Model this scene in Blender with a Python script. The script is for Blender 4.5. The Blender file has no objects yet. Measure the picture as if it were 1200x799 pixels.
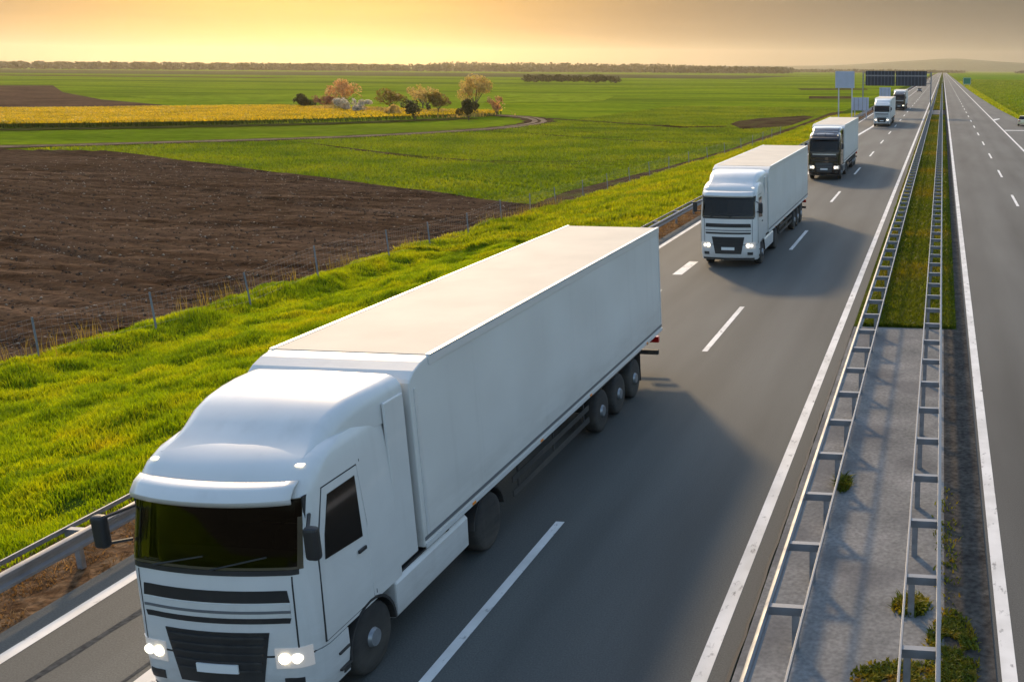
import bpy, bmesh, math, random
import numpy as np
from mathutils import Vector, Matrix
random.seed(7); rng = np.random.default_rng(7)
R = math.radians
scene = bpy.context.scene
col = scene.collection

# ------------------------------------------------------------------ helpers
def tag(o, label=None, cat=None, group=None, kind=None):
    if label: o['label'] = label
    if cat: o['category'] = cat
    if group: o['group'] = group
    if kind: o['kind'] = kind
    return o

def empty(name, loc=(0, 0, 0), rz=0):
    o = bpy.data.objects.new(name, None); col.objects.link(o)
    o.location = loc; o.rotation_euler = (0, 0, rz); o.empty_display_size = 0.3
    return o

def copy_tree(o, parent=None):
    c = o.copy(); col.objects.link(c)
    if parent: c.parent = parent
    for ch in o.children: copy_tree(ch, c)
    return c

def link(name, me, mat=None, parent=None):
    o = bpy.data.objects.new(name, me); col.objects.link(o)
    if mat: me.materials.append(mat)
    if parent: o.parent = parent
    return o

def np_mesh(name, V, F, mat=None, parent=None, smooth=False):
    """V (n,3) array, F (m,k) array of equal sized faces"""
    V = np.asarray(V, np.float32); F = np.asarray(F, np.int32)
    me = bpy.data.meshes.new(name)
    me.vertices.add(len(V)); me.vertices.foreach_set('co', V.ravel())
    k = F.shape[1]
    me.loops.add(F.size); me.loops.foreach_set('vertex_index', F.ravel())
    me.polygons.add(len(F)); me.polygons.foreach_set('loop_start', np.arange(0, F.size, k, dtype=np.int32))
    if smooth: me.polygons.foreach_set('use_smooth', np.ones(len(F), bool))
    me.update(calc_edges=True)
    return link(name, me, mat, parent)

class MB:
    def __init__(s): s.v = []; s.f = []
    def add(s, vs, fs):
        n = len(s.v); s.v += [tuple(v) for v in vs]; s.f += [tuple(i + n for i in f) for f in fs]; return s
    def box(s, x0, x1, y0, y1, z0, z1):
        return s.add([(x0,y0,z0),(x1,y0,z0),(x1,y1,z0),(x0,y1,z0),(x0,y0,z1),(x1,y0,z1),(x1,y1,z1),(x0,y1,z1)],
                     [(0,3,2,1),(4,5,6,7),(0,1,5,4),(1,2,6,5),(2,3,7,6),(3,0,4,7)])
    def prism(s, prof, a0, a1, axis='x'):
        """extrude a closed profile; axis x: prof=(y,z); axis y: prof=(x,z); axis z: prof=(x,y)"""
        n = len(prof)
        def P(p, a): return {'x': (a, p[0], p[1]), 'y': (p[0], a, p[1]), 'z': (p[0], p[1], a)}[axis]
        return s.add([P(p, a0) for p in prof] + [P(p, a1) for p in prof],
                     [tuple(range(n))[::-1], tuple(range(n, 2*n))] + [(i, (i+1) % n, n+(i+1) % n, n+i) for i in range(n)])
    def tube(s, p0, p1, r0, r1=None, n=8):
        r1 = r0 if r1 is None else r1
        a, b = Vector(p0), Vector(p1); d = (b-a).normalized()
        u = d.orthogonal().normalized(); w = d.cross(u)
        vs = []
        for c, r in ((a, r0), (b, r1)):
            for i in range(n):
                t = 2*math.pi*i/n; vs.append(c + u*math.cos(t)*r + w*math.sin(t)*r)
        return s.add(vs, [(i, (i+1) % n, n+(i+1) % n, n+i) for i in range(n)] + [tuple(range(n))[::-1], tuple(range(n, 2*n))])
    def lathe_x(s, prof, cx, cy, cz, n=28):
        """prof: list of (x offset, radius), axis along x"""
        vs = []
        for x, r in prof:
            for i in range(n):
                t = 2*math.pi*i/n; vs.append((cx+x, cy+math.cos(t)*r, cz+math.sin(t)*r))
        fs = []
        for k in range(len(prof)-1):
            for i in range(n):
                j = (i+1) % n; fs.append((k*n+i, k*n+j, (k+1)*n+j, (k+1)*n+i))
        fs += [tuple(range(n))[::-1], tuple(range((len(prof)-1)*n, len(prof)*n))]
        return s.add(vs, fs)
    def build(s, name, mat, parent=None, bevel=0, smooth=False, seg=2):
        me = bpy.data.meshes.new(name); me.from_pydata(s.v, [], s.f); me.update()
        bm = bmesh.new(); bm.from_mesh(me); bmesh.ops.recalc_face_normals(bm, faces=bm.faces); bm.to_mesh(me); bm.free()
        o = link(name, me, mat, parent)
        if smooth:
            for p in me.polygons: p.use_smooth = True
            me.set_sharp_from_angle(angle=R(35))
        if bevel:
            m = o.modifiers.new('bevel', 'BEVEL'); m.width = bevel; m.segments = seg; m.limit_method = 'ANGLE'; m.angle_limit = R(40)
            m.harden_normals = False
        return o

# ------------------------------------------------------------------ materials
def new_mat(name):
    m = bpy.data.materials.new(name); m.use_nodes = True
    nt = m.node_tree; b = nt.nodes['Principled BSDF']
    return m, nt, b

def simple(name, rgb, rough=0.5, metal=0.0, coat=0.0, var=0.0, scale=3.0, bump=0.0, bscale=60.0, emis=None, es=0.0, spec=None, rvar=0.0):
    m, nt, b = new_mat(name)
    b.inputs['Base Color'].default_value = (*rgb, 1); b.inputs['Roughness'].default_value = rough
    b.inputs['Metallic'].default_value = metal; b.inputs['Coat Weight'].default_value = coat
    if spec is not None: b.inputs['Specular IOR Level'].default_value = spec
    N = nt.nodes.new; L = nt.links.new
    tc = N('ShaderNodeTexCoord')
    if var:
        n = N('ShaderNodeTexNoise'); n.inputs['Scale'].default_value = scale; n.inputs['Detail'].default_value = 6
        L(tc.outputs['Object'], n.inputs['Vector'])
        mr = N('ShaderNodeMapRange'); mr.inputs[1].default_value = .3; mr.inputs[2].default_value = .7
        mr.inputs[3].default_value = 1-var; mr.inputs[4].default_value = 1+var*.6
        L(n.outputs['Fac'], mr.inputs[0])
        mx = N('ShaderNodeMix'); mx.data_type = 'RGBA'; mx.blend_type = 'MULTIPLY'; mx.inputs[0].default_value = 1
        mx.inputs[6].default_value = (*rgb, 1); L(mr.outputs[0], mx.inputs[7]); L(mx.outputs[2], b.inputs['Base Color'])
        if rvar:
            m2 = N('ShaderNodeMapRange'); m2.inputs[1].default_value = .3; m2.inputs[2].default_value = .7
            m2.inputs[3].default_value = max(.02, rough-rvar); m2.inputs[4].default_value = rough+rvar
            L(n.outputs['Fac'], m2.inputs[0]); L(m2.outputs[0], b.inputs['Roughness'])
    if bump:
        n2 = N('ShaderNodeTexNoise'); n2.inputs['Scale'].default_value = bscale; n2.inputs['Detail'].default_value = 4
        L(tc.outputs['Object'], n2.inputs['Vector'])
        bp = N('ShaderNodeBump'); bp.inputs['Strength'].default_value = bump; bp.inputs['Distance'].default_value = .02
        L(n2.outputs['Fac'], bp.inputs['Height']); L(bp.outputs[0], b.inputs['Normal'])
    if emis:
        b.inputs['Emission Color'].default_value = (*emis, 1); b.inputs['Emission Strength'].default_value = es
    return m

def ramp(nt, stops):
    r = nt.nodes.new('ShaderNodeValToRGB'); cr = r.color_ramp
    while len(cr.elements) > 1: cr.elements.remove(cr.elements[-1])
    for i, (p, c) in enumerate(stops):
        e = cr.elements[0] if i == 0 else cr.elements.new(p)
        e.position = p; e.color = (*c, 1)
    return r

def noise(nt, scale, detail=5, sx=1, sy=1, sz=1, rot=0, rough=.5):
    tc = nt.nodes.new('ShaderNodeNewGeometry'); mp = nt.nodes.new('ShaderNodeMapping')
    mp.inputs['Scale'].default_value = (sx, sy, sz); mp.inputs['Rotation'].default_value = (0, 0, rot)
    mp.vector_type = 'POINT'
    nt.links.new(tc.outputs['Position'], mp.inputs['Vector'])
    n = nt.nodes.new('ShaderNodeTexNoise'); n.inputs['Scale'].default_value = scale; n.inputs['Detail'].default_value = detail
    n.inputs['Roughness'].default_value = rough
    nt.links.new(mp.outputs[0], n.inputs['Vector'])
    return n.outputs['Fac']

def mixc(nt, a, b, fac, mode='MIX'):
    m = nt.nodes.new('ShaderNodeMix'); m.data_type = 'RGBA'; m.blend_type = mode
    for s, v in ((0, fac), (6, a), (7, b)):
        if isinstance(v, (int, float)): m.inputs[s].default_value = v
        elif isinstance(v, tuple): m.inputs[s].default_value = (*v, 1)
        else: nt.links.new(v, m.inputs[s])
    return m.outputs[2]

def maprange(nt, v, a, b, c, d):
    m = nt.nodes.new('ShaderNodeMapRange')
    for i, x in enumerate((a, b, c, d)): m.inputs[i+1].default_value = x
    nt.links.new(v, m.inputs[0]); return m.outputs[0]

def ground_mat(name, stops, scale, fine=2.0, bump=.6, bdist=.15, bscale=3.0, rough=.9, aniso=None, fine_amt=.35, big=None, spec=0.0, crumb=0):
    """soil or low crop: ramp over a broad noise, multiplied by a finer one"""
    m, nt, b = new_mat(name)
    sx, sy, rot = aniso or (1, 1, 0)
    n1 = noise(nt, scale, 5, sx, sy, 1, rot)
    r = ramp(nt, stops); nt.links.new(n1, r.inputs[0])
    n2 = noise(nt, fine, 5, sx, sy, 1, rot)
    f = maprange(nt, n2, .3, .7, 1-fine_amt, 1+fine_amt)
    c = mixc(nt, r.outputs[0], f, 1.0, 'MULTIPLY')
    if big:
        n3 = noise(nt, big[0], 3, *big[3:] if len(big) > 3 else (1, 1, 1))
        c = mixc(nt, c, big[1], maprange(nt, n3, .48, .62, 0, big[2]))
    nt.links.new(c, b.inputs['Base Color'])
    b.inputs['Roughness'].default_value = rough; b.inputs['Specular IOR Level'].default_value = spec
    nb = noise(nt, bscale, 6, sx, sy, 1, rot, .65)
    if crumb:
        n4 = noise(nt, crumb, 4, rough=.75); c = mixc(nt, c, maprange(nt, n4, .3, .7, .55, 1.5), 1.0, 'MULTIPLY')
        n5 = noise(nt, crumb*1.3, 2, rough=.6); c = mixc(nt, c, (.20, .145, .11), maprange(nt, n5, .66, .72, 0, .8))
        nt.links.new(c, b.inputs['Base Color'])
        ad = nt.nodes.new('ShaderNodeMath'); ad.operation = 'ADD'; nt.links.new(nb, ad.inputs[0]); nt.links.new(n4, ad.inputs[1]); nb = ad.outputs[0]
    bp = nt.nodes.new('ShaderNodeBump'); bp.inputs['Strength'].default_value = bump; bp.inputs['Distance'].default_value = bdist
    nt.links.new(nb, bp.inputs['Height']); nt.links.new(bp.outputs[0], b.inputs['Normal'])
    return m

def leaf_mat(name, stops, scale=.6, trans=.5, tcol=None, island=.35, rough=.55):
    """thin leaves or blades: diffuse plus translucent, hue from a position noise, value per blade"""
    m, nt, b = new_mat(name)
    n1 = noise(nt, scale, 4)
    r = ramp(nt, stops); nt.links.new(n1, r.inputs[0])
    g = nt.nodes.new('ShaderNodeNewGeometry')
    f = maprange(nt, g.outputs['Random Per Island'], 0, 1, 1-island, 1+island)
    c = mixc(nt, r.outputs[0], f, 1.0, 'MULTIPLY')
    nt.links.new(c, b.inputs['Base Color']); b.inputs['Roughness'].default_value = rough
    b.inputs['Specular IOR Level'].default_value = .25
    t = nt.nodes.new('ShaderNodeBsdfTranslucent')
    c2 = mixc(nt, c, tcol or (1.5, 1.25, .35), 1.0, 'MULTIPLY'); nt.links.new(c2, t.inputs['Color'])
    mx = nt.nodes.new('ShaderNodeMixShader'); mx.inputs[0].default_value = trans
    out = nt.nodes['Material Output']
    nt.links.new(b.outputs[0], mx.inputs[1]); nt.links.new(t.outputs[0], mx.inputs[2]); nt.links.new(mx.outputs[0], out.inputs['Surface'])
    return m

M = {}
M['white_paint'] = simple('white_paint', (.66, .65, .62), .36, coat=.25, var=.04, scale=2)
def add_dirt(m, amount=.55, z0=.3, z1=1.7, colr=(.20, .17, .13)):
    nt = m.node_tree; b = nt.nodes['Principled BSDF']; lk = b.inputs['Base Color'].links
    src = lk[0].from_socket if lk else tuple(b.inputs['Base Color'].default_value)[:3]
    g = nt.nodes.new('ShaderNodeNewGeometry'); sp = nt.nodes.new('ShaderNodeSeparateXYZ'); nt.links.new(g.outputs['Position'], sp.inputs[0])
    low = maprange(nt, sp.outputs[2], z0, z1, 1, 0)
    n = noise(nt, 1.6, 6, 1, .35, 2.2, rough=.7); f = nt.nodes.new('ShaderNodeMath'); f.operation = 'MULTIPLY'
    nt.links.new(low, f.inputs[0]); nt.links.new(maprange(nt, n, .35, .75, .15, 1), f.inputs[1])
    st = noise(nt, 3.0, 5, 1, 1, .06, rough=.6)
    a = nt.nodes.new('ShaderNodeMath'); a.operation = 'MULTIPLY_ADD'; nt.links.new(f.outputs[0], a.inputs[0]); a.inputs[1].default_value = amount
    nt.links.new(maprange(nt, st, .55, .8, 0, .14), a.inputs[2])
    nt.links.new(mixc(nt, src, colr, a.outputs[0]), b.inputs['Base Color'])
M['dark_paint'] = simple('dark_paint', (.022, .014, .010), .22, coat=.7)
M['trailer_white'] = simple('trailer_white', (.66, .645, .605), .5, bump=.22, bscale=.9, var=.06, scale=.7, rvar=.1)
M['trailer_roof'] = simple('trailer_roof', (.61, .54, .44), .7, var=.09, spec=.15, scale=.8)
M['black_plastic'] = simple('black_plastic', (.018, .018, .019), .5, var=.15, scale=6)
M['grey_plastic'] = simple('grey_plastic', (.13, .135, .14), .45)
M['silver'] = simple('silver', (.55, .55, .55), .3, metal=.8)
M['chassis'] = simple('chassis', (.02, .02, .021), .7, var=.3, scale=4)
M['rubber'] = simple('rubber', (.016, .016, .016), .85, var=.3, scale=8)
M['rim'] = simple('rim', (.32, .33, .34), .4, metal=.6, var=.2, scale=5)
M['glass'] = simple('glass', (.014, .010, .007), .05, spec=.35)
def see_through(name, tint, refl):
    m, nt, b = new_mat(name); t = nt.nodes.new('ShaderNodeBsdfTransparent'); t.inputs[0].default_value = (*tint, 1)
    g = nt.nodes.new('ShaderNodeBsdfGlossy'); g.inputs['Roughness'].default_value = .03; g.inputs[0].default_value = (*refl, 1)
    fr_ = nt.nodes.new('ShaderNodeFresnel'); fr_.inputs[0].default_value = 1.32
    mx = nt.nodes.new('ShaderNodeMixShader'); nt.links.new(fr_.outputs[0], mx.inputs[0]); nt.links.new(t.outputs[0], mx.inputs[1]); nt.links.new(g.outputs[0], mx.inputs[2])
    nt.links.new(mx.outputs[0], nt.nodes['Material Output'].inputs['Surface']); return m
M['screen'] = see_through('screen_glass', (.42, .38, .32), (1, 1, 1))
M['lining'] = simple('lining', (.035, .032, .030), .9); M['seat_cloth'] = simple('seat_cloth', (.05, .048, .05), .95, var=.2, scale=8)
M['glass_teal'] = simple('glass_teal', (.035, .055, .055), .05, spec=.5)
M['headlight'] = simple('headlight', (.42, .43, .44), .12, emis=(1, .9, .75), es=0.10)
M['lens'] = simple('lens', (.75, .75, .72), .08, emis=(1, .88, .66), es=.9)
M['lamp_lit'] = simple('lamp_lit', (.9, .9, .85), .2, emis=(1, .80, .50), es=5.0)
M['marker'] = simple('marker_lamp', (.8, .75, .6), .2, emis=(1, .85, .6), es=1.2)
M['amber'] = simple('amber', (.8, .25, .02), .3)
M['red_lens'] = simple('red_lens', (.4, .01, .01), .25)
M['plate'] = simple('plate', (.75, .75, .72), .45)
M['alu'] = simple('aluminium_trim', (.72, .72, .70), .35, metal=.3)
M['galv'] = simple('galvanised_steel', (.21, .22, .235), .55, metal=.4, var=.22, scale=3, rvar=.12)
M['galv_dull'] = simple('galvanised_post', (.27, .27, .28), .6, metal=.3, var=.3, scale=5)
M['sign_back'] = simple('sign_back', (.44, .47, .58), .45, metal=.2, var=.08, scale=1)
M['sign_dark'] = simple('sign_dark', (.022, .028, .045), .5, var=.2, scale=1)
M['sign_mid'] = simple('sign_mid', (.09, .11, .15), .5)
M['sign_green'] = simple('sign_green', (.0, .20, .115), .4)
M['cream_paint'] = simple('cream_paint', (.85, .74, .45), .35, coat=.4)
M['car_dark'] = simple('car_dark', (.05, .055, .06), .25, coat=.6)
M['fence_post'] = simple('fence_post', (.20, .22, .25), .6, var=.2, scale=4)
M['bark'] = simple('bark', (.10, .07, .05), .9, var=.3, scale=5)

add_dirt(M['white_paint'], .5); add_dirt(M['trailer_white'], .45, 1.0, 2.2); add_dirt(M['chassis'], .35); add_dirt(M['rubber'], .45, .0, 1.2); add_dirt(M['black_plastic'], .25, .2, 1.2)
# asphalt ---------------------------------------------------------------
def asphalt(name, base, lanes=()):
    m, nt, b = new_mat(name)
    nt_l = nt.links.new
    grain = noise(nt, 38, 3, rough=.7)
    blot = noise(nt, .55, 6, 1, .12, 1)
    big = noise(nt, .09, 3, 1, .25, 1)
    d = tuple(x*.74 for x in base); l = tuple(x*1.22 for x in base)
    r = ramp(nt, [(.3, d), (.7, l)]); nt_l(blot, r.inputs[0])
    c = mixc(nt, r.outputs[0], maprange(nt, grain, .3, .7, .72, 1.28), 1.0, 'MULTIPLY')
    c = mixc(nt, c, maprange(nt, big, .3, .7, .88, 1.1), 1.0, 'MULTIPLY')
    # polished wheel tracks worn into each lane
    g = nt.nodes.new('ShaderNodeNewGeometry'); sp = nt.nodes.new('ShaderNodeSeparateXYZ'); nt_l(g.outputs['Position'], sp.inputs[0])
    for cx in lanes:
        for dx in (-.95, .95):
            s = nt.nodes.new('ShaderNodeMath'); s.operation = 'SUBTRACT'; nt_l(sp.outputs[0], s.inputs[0]); s.inputs[1].default_value = cx+dx
            a = nt.nodes.new('ShaderNodeMath'); a.operation = 'ABSOLUTE'; nt_l(s.outputs[0], a.inputs[0])
            c = mixc(nt, c, maprange(nt, a.outputs[0], .05, .6, .83, 1.0), 1.0, 'MULTIPLY')
    nt_l(c, b.inputs['Base Color']); b.inputs['Roughness'].default_value = .82; b.inputs['Specular IOR Level'].default_value = .3
    bp = nt.nodes.new('ShaderNodeBump'); bp.inputs['Strength'].default_value = .35; bp.inputs['Distance'].default_value = .01
    nt_l(grain, bp.inputs['Height']); nt_l(bp.outputs[0], b.inputs['Normal'])
    return m
M['asphalt'] = asphalt('asphalt', (.081, .085, .080), (-4.98, -8.75))
M['asphalt_other'] = asphalt('asphalt_other', (.079, .081, .076), (3.1, 6.85))

def worn_paint(name):
    m, nt, b = new_mat(name)
    n = noise(nt, 5, 6, 1, .5, 1, rough=.7)
    w = maprange(nt, n, .58, .68, 0, .85)
    n2 = noise(nt, 1.2, 4)
    c0 = mixc(nt, (.72, .71, .68), (.55, .54, .51), maprange(nt, n2, .35, .65, 0, 1))
    nt.links.new(mixc(nt, c0, (.13, .125, .12), w), b.inputs['Base Color']); b.inputs['Roughness'].default_value = .7
    return m
M['paint'] = worn_paint('road_paint')

# ------------------------------------------------------------------ terrain shape
FZ = -1.5
def verge_edge(Y):       # X of the line where the verge meets the fields
    return np.interp(Y, [0, 30, 72, 94, 114, 177, 400, 4000], [-30.5, -30, -27.0, -26.0, -23.4, -21.4, -21, -21])
def zbase(X, Y=0):
    X = np.asarray(X, float)
    zl = np.interp(-X, [13.7, 15.8, 20, 26, 28], [-.03, -.12, -.5, -1.38, FZ])
    zr = np.interp(X, [13.0, 14.2, 16.6, 17.6, 19.5], [-.03, -.15, -1.25, -1.25, -.7])
    return np.where(X < 0, zl, zr)

def value_noise(x, y, seed=0):
    xi = np.floor(x).astype(int); yi = np.floor(y).astype(int); fx = x-xi; fy = y-yi
    fx = fx*fx*(3-2*fx); fy = fy*fy*(3-2*fy)
    def h(a, b):
        v = np.sin(a*127.1+b*311.7+seed*74.7)*43758.5453; return v-np.floor(v)
    return (h(xi, yi)*(1-fx)+h(xi+1, yi)*fx)*(1-fy)+(h(xi, yi+1)*(1-fx)+h(xi+1, yi+1)*fx)*fy
def fbm(x, y, seed=0, o=3):
    s = 0; a = .5
    for k in range(o):
        s = s+a*value_noise(x*2**k, y*2**k, seed+k); a *= .5
    return s/(1-.5**o)

# ground: one sheet to the horizon
gx = np.array([-9000, -5000, -2500, -1200, -600, -300, -150, -80, -45, -28, -26, -20, -15.8, -13.7, -5, 0, 5, 13, 14.2, 16.6, 17.6, 19.5, 40, 120, 400, 1200, 3000, 6000, 9000.])
gy = np.array([-3000, -600, -150, -20, 0, 20, 40, 80, 150, 300, 600, 1200, 2500, 5000, 9500, 14000.])
GX, GY = np.meshgrid(gx, gy)
GZ = zbase(GX)-.06
nxg, nyg = len(gx), len(gy)
def gridfaces(nx, ny):
    i = np.arange(nx-1)[None, :]+np.arange(ny-1)[:, None]*nx
    return np.stack([i, i+1, i+nx+1, i+nx], -1).reshape(-1, 4)
M['field_green'] = ground_mat('field_green', [(.30, (.085, .135, .008)), (.5, (.145, .205, .010)), (.7, (.21, .255, .012))], .06, fine=1.2, bump=.9, bdist=.5, bscale=1.3,
                              aniso=(.35, 1.0, .55), fine_amt=.35, big=(.006, (.070, .105, .010), .75, .25, 1.9, 1))
ground = np_mesh('ground', np.stack([GX, GY, GZ], -1).reshape(-1, 3), gridfaces(nxg, nyg), M['field_green']); tag(ground, kind='structure')

def sheet(name, poly, z, mat, kind='structure'):
    me = bpy.data.meshes.new(name)
    V = [(x, y, (z(x, y) if callable(z) else z)) for x, y in poly]
    bm = bmesh.new(); vs = [bm.verts.new(v) for v in V]; f = bm.faces.new(vs)
    bmesh.ops.triangulate(bm, faces=[f]); bmesh.ops.recalc_face_normals(bm, faces=bm.faces)
    if sum(fc.normal.z for fc in bm.faces) < 0: bmesh.ops.reverse_faces(bm, faces=bm.faces)
    bm.to_mesh(me); bm.free()
    o = link(name, me, mat); tag(o, kind=kind); return o

def strip(name, ys, x0, x1, z, mat, kind='structure', parent=None):
    """ribbon along Y, x0/x1 constants or arrays"""
    ys = np.asarray(ys, float); a = np.broadcast_to(np.asarray(x0, float), ys.shape); b = np.broadcast_to(np.asarray(x1, float), ys.shape)
    za = zbase(a)*0+z if not callable(z) else z(a, ys); zb = zbase(b)*0+z if not callable(z) else z(b, ys)
    V = np.concatenate([np.stack([a, ys, za], -1), np.stack([b, ys, zb], -1)]); n = len(ys); i = np.arange(n-1)
    o = np_mesh(name, V, np.stack([i, n+i, n+i+1, i+1], -1), mat, parent)
    if kind: tag(o, kind=kind)
    return o

# ------------------------------------------------------------------ fields
soil_stops = [(.30, (.036, .021, .012)), (.5, (.068, .042, .025)), (.70, (.125, .080, .050))]
ang = math.atan2(58.4-84.3, -32.4+84.2)
M['plough'] = ground_mat('ploughed_soil', soil_stops, .75, fine=5, bump=1.0, bdist=.10, bscale=5, aniso=(.06, 1.0, -ang), fine_amt=.55, big=(.12, (.085, .055, .036), .5), crumb=3.2)
ang = math.atan2(58.4-84.3, -32.4+84.2)            # furrow direction
def clip_grid(name, poly, res_u, res_v, ang, hfun, mat, z0):
    """grid aligned with ang, clipped to a convex polygon, with heights from hfun(u, v, X, Y)"""
    P = np.array(poly); c, s = math.cos(ang), math.sin(ang)
    U = P[:, 0]*c+P[:, 1]*s; Vv = -P[:, 0]*s+P[:, 1]*c
    u = np.arange(U.min()-res_u, U.max()+res_u, res_u); v = np.arange(Vv.min()-res_v, Vv.max()+res_v, res_v)
    UU, VV = np.meshgrid(u, v); X = UU*c-VV*s; Y = UU*s+VV*c
    Z = z0+hfun(UU, VV, X, Y)
    F = gridfaces(len(u), len(v)); pts = np.stack([X, Y, Z], -1).reshape(-1, 3)
    # keep only faces near the polygon, then cut exactly
    ctr = pts[F].mean(1)[:, :2]; keep = np.ones(len(F), bool); n = len(P)
    area = sum(P[i][0]*P[(i+1) % n][1]-P[(i+1) % n][0]*P[i][1] for i in range(n)); sg = 1 if area > 0 else -1
    cuts = []
    for i in range(n):
        a, b = P[i], P[(i+1) % n]; d = b-a; nr = np.array([d[1], -d[0]])*sg/np.hypot(*d)   # outward
        keep &= ((ctr-a)@nr) < max(res_u, res_v)*1.5; cuts.append((a, nr))
    F = F[keep]; used = np.unique(F); mp = np.full(len(pts), -1); mp[used] = np.arange(len(used))
    o = np_mesh(name, pts[used], mp[F], mat, smooth=True)
    bm = bmesh.new(); bm.from_mesh(o.data)
    for a, nr in cuts:
        bmesh.ops.bisect_plane(bm, geom=bm.verts[:]+bm.edges[:]+bm.faces[:], plane_co=(a[0], a[1], 0), plane_no=(nr[0], nr[1], 0), clear_outer=True)
    bm.to_mesh(o.data); bm.free(); tag(o, kind='structure'); return o
def furrows(u, v, X, Y):
    w = .5+.5*np.sin(v*2*math.pi/1.1+.8*fbm(u*.05, v*.1, 3))
    ruts = np.exp(-((np.mod(v+.6*fbm(u*.03, v*0, 9), 9.2)-4.6)/.35)**2)
    return .02+.09*w*(.8+.3*fbm(u*.3, v*.3, 5))+.06*(fbm(u*1.6, v*2.6, 11, 3)-.5)-.16*ruts
plough_poly = [(-30.3, 13), (-28.6, 50), (-26.8, 69.4), (-93.2, 107.6), (-112, 108), (-112, 13)]
clip_grid('ploughed_field', plough_poly, .5, .17, ang, furrows, M['plough'], FZ+.16)

# clods: pale lumps of dry earth and stones lying on the plough
def scatter_clods(name, n, area, mat, smin, smax, kind='stuff'):
    base = np.array([[1,0,0],[-1,0,0],[0,1,0],[0,-1,0],[0,0,1],[0,0,-1]], float)
    fc = np.array([[0,2,4],[2,1,4],[1,3,4],[3,0,4],[2,0,5],[1,2,5],[3,1,5],[0,3,5]])
    (x0, x1, y0, y1) = area
    X = rng.uniform(x0, x1, n); Y = rng.uniform(y0, y1, n)
    ok = (X < verge_edge(Y)-.5) & (Y < 70+(-28.6-X)*.58); X, Y = X[ok], Y[ok]; n = len(X)
    s = rng.uniform(smin, smax, n)*rng.uniform(.5, 1, n)
    V = base[None]*s[:, None, None]*rng.uniform(.6, 1.3, (n, 6, 1))
    a = rng.uniform(0, 6.28, n); c, sn = np.cos(a), np.sin(a)
    Vx = V[..., 0]*c[:, None]-V[..., 1]*sn[:, None]; Vy = V[..., 0]*sn[:, None]+V[..., 1]*c[:, None]
    W = np.stack([Vx+X[:, None], Vy+Y[:, None], V[..., 2]*.7+FZ+.2+s[:, None]*.4], -1)
    F = fc[None]+np.arange(n)[:, None, None]*6
    o = np_mesh(name, W.reshape(-1, 3), F.reshape(-1, 3), mat); tag(o, kind=kind); return o
M['clod'] = simple('clod', (.10, .070, .052), .95, spec=0, var=.5, scale=.5)
M['stone'] = simple('pale_clod', (.34, .27, .20), .9, spec=0, var=.3, scale=1)
scatter_clods('soil_clods', 24000, (-80, -28.5, 14, 100), M['clod'], .03, .10)
scatter_clods('pale_clods', 4200, (-90, -28.5, 14, 105), M['stone'], .04, .11)

# brown strip of bare earth between verge and crop, dirt patches, track, far strips
M['bare'] = ground_mat('bare_earth', [(.3, (.032, .020, .010)), (.55, (.085, .058, .033)), (.75, (.09, .10, .02))], .35, fine=3, bump=.8, bdist=.2, bscale=2)
ys = np.array([66, 72, 80, 94, 104, 114, 125, 145, 177, 230])
strip('field_edge', ys, verge_edge(ys)-2.8+.5*np.sin(ys*.21), verge_edge(ys)+.3, lambda x, y: np.full(np.shape(x), FZ+.02)+np.where(np.asarray(x) > -26, zbase(x)-FZ, 0)+.02, M['bare'])
sheet('earth_patch', [(-37.8, 184.1), (-38.6, 196), (-36.6, 208), (-29.2, 222), (-24.5, 214), (-24.2, 190), (-27.2, 178), (-32.6, 168.9)], FZ+.03, M['bare'])
sheet('far_earth_patch', [(-49, 384.7), (-34, 391), (-30, 356), (-44.8, 351.4)], FZ+.03, M['bare'])
sheet('far_ditch', [(-73.5, 530), (-39.5, 548), (-36.3, 515), (-67.5, 500)], FZ+.03, M['bare'])
sheet('field_furrow_dark', [(-77.1, 196.3), (-63.3, 186.3), (-51, 177), (-43.3, 170.5), (-37, 176), (-37, 178.4), (-43.5, 173), (-51, 179), (-63.3, 188.4), (-77, 198.6)], FZ+.03, M['bare'])
M['track'] = ground_mat('track_dust', [(.3, (.16, .12, .08)), (.6, (.26, .20, .14)), (.8, (.14, .13, .05))], .5, fine=3, bump=.4, bdist=.1, bscale=4)
BARE_LINES, BARE_POLYS = [], []
def ribbon(name, pts, w, z, mat):
    P = np.array(pts, float)
    # smooth the polyline
    for _ in range(3):
        Q = [P[0]]
        for a, b in zip(P[:-1], P[1:]): Q += [a*.75+b*.25, a*.25+b*.75]
        Q.append(P[-1]); P = np.array(Q)
    d = np.gradient(P, axis=0); nr = np.stack([-d[:, 1], d[:, 0]], -1); nr /= np.linalg.norm(nr, axis=1)[:, None]
    ww = w*(1+.18*np.sin(np.arange(len(P))*1.7))[:, None]
    A = P+nr*ww/2; B = P-nr*ww/2; n = len(P); i = np.arange(n-1)
    V = np.concatenate([np.c_[A, np.full(n, z)], np.c_[B, np.full(n, z)]])
    o = np_mesh(name, V, np.stack([i, n+i, n+i+1, i+1], -1), mat); tag(o, kind='structure'); return o
def tramline(pts, w=.45):
    BARE_LINES.append((pts, w)); ribbon('tractor_line', pts, w, FZ+.05, M['bare'])
tramline([(-78, 160), (-63.5, 152.4), (-48.1, 141.7), (-34.4, 135.9), (-25, 133)], .6)
for q in range(5):
    tramline([(-72, 166+q*9), (-52, 154+q*9), (-36, 152+q*10), (-26, 160+q*9)], .4)
for q in range(4):
    tramline([(-84+q*5, 128-q*4), (-62+q*4, 112-q*3), (-46+q*2, 103+q), (-31+q, 98+q*5)], .3)
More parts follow.
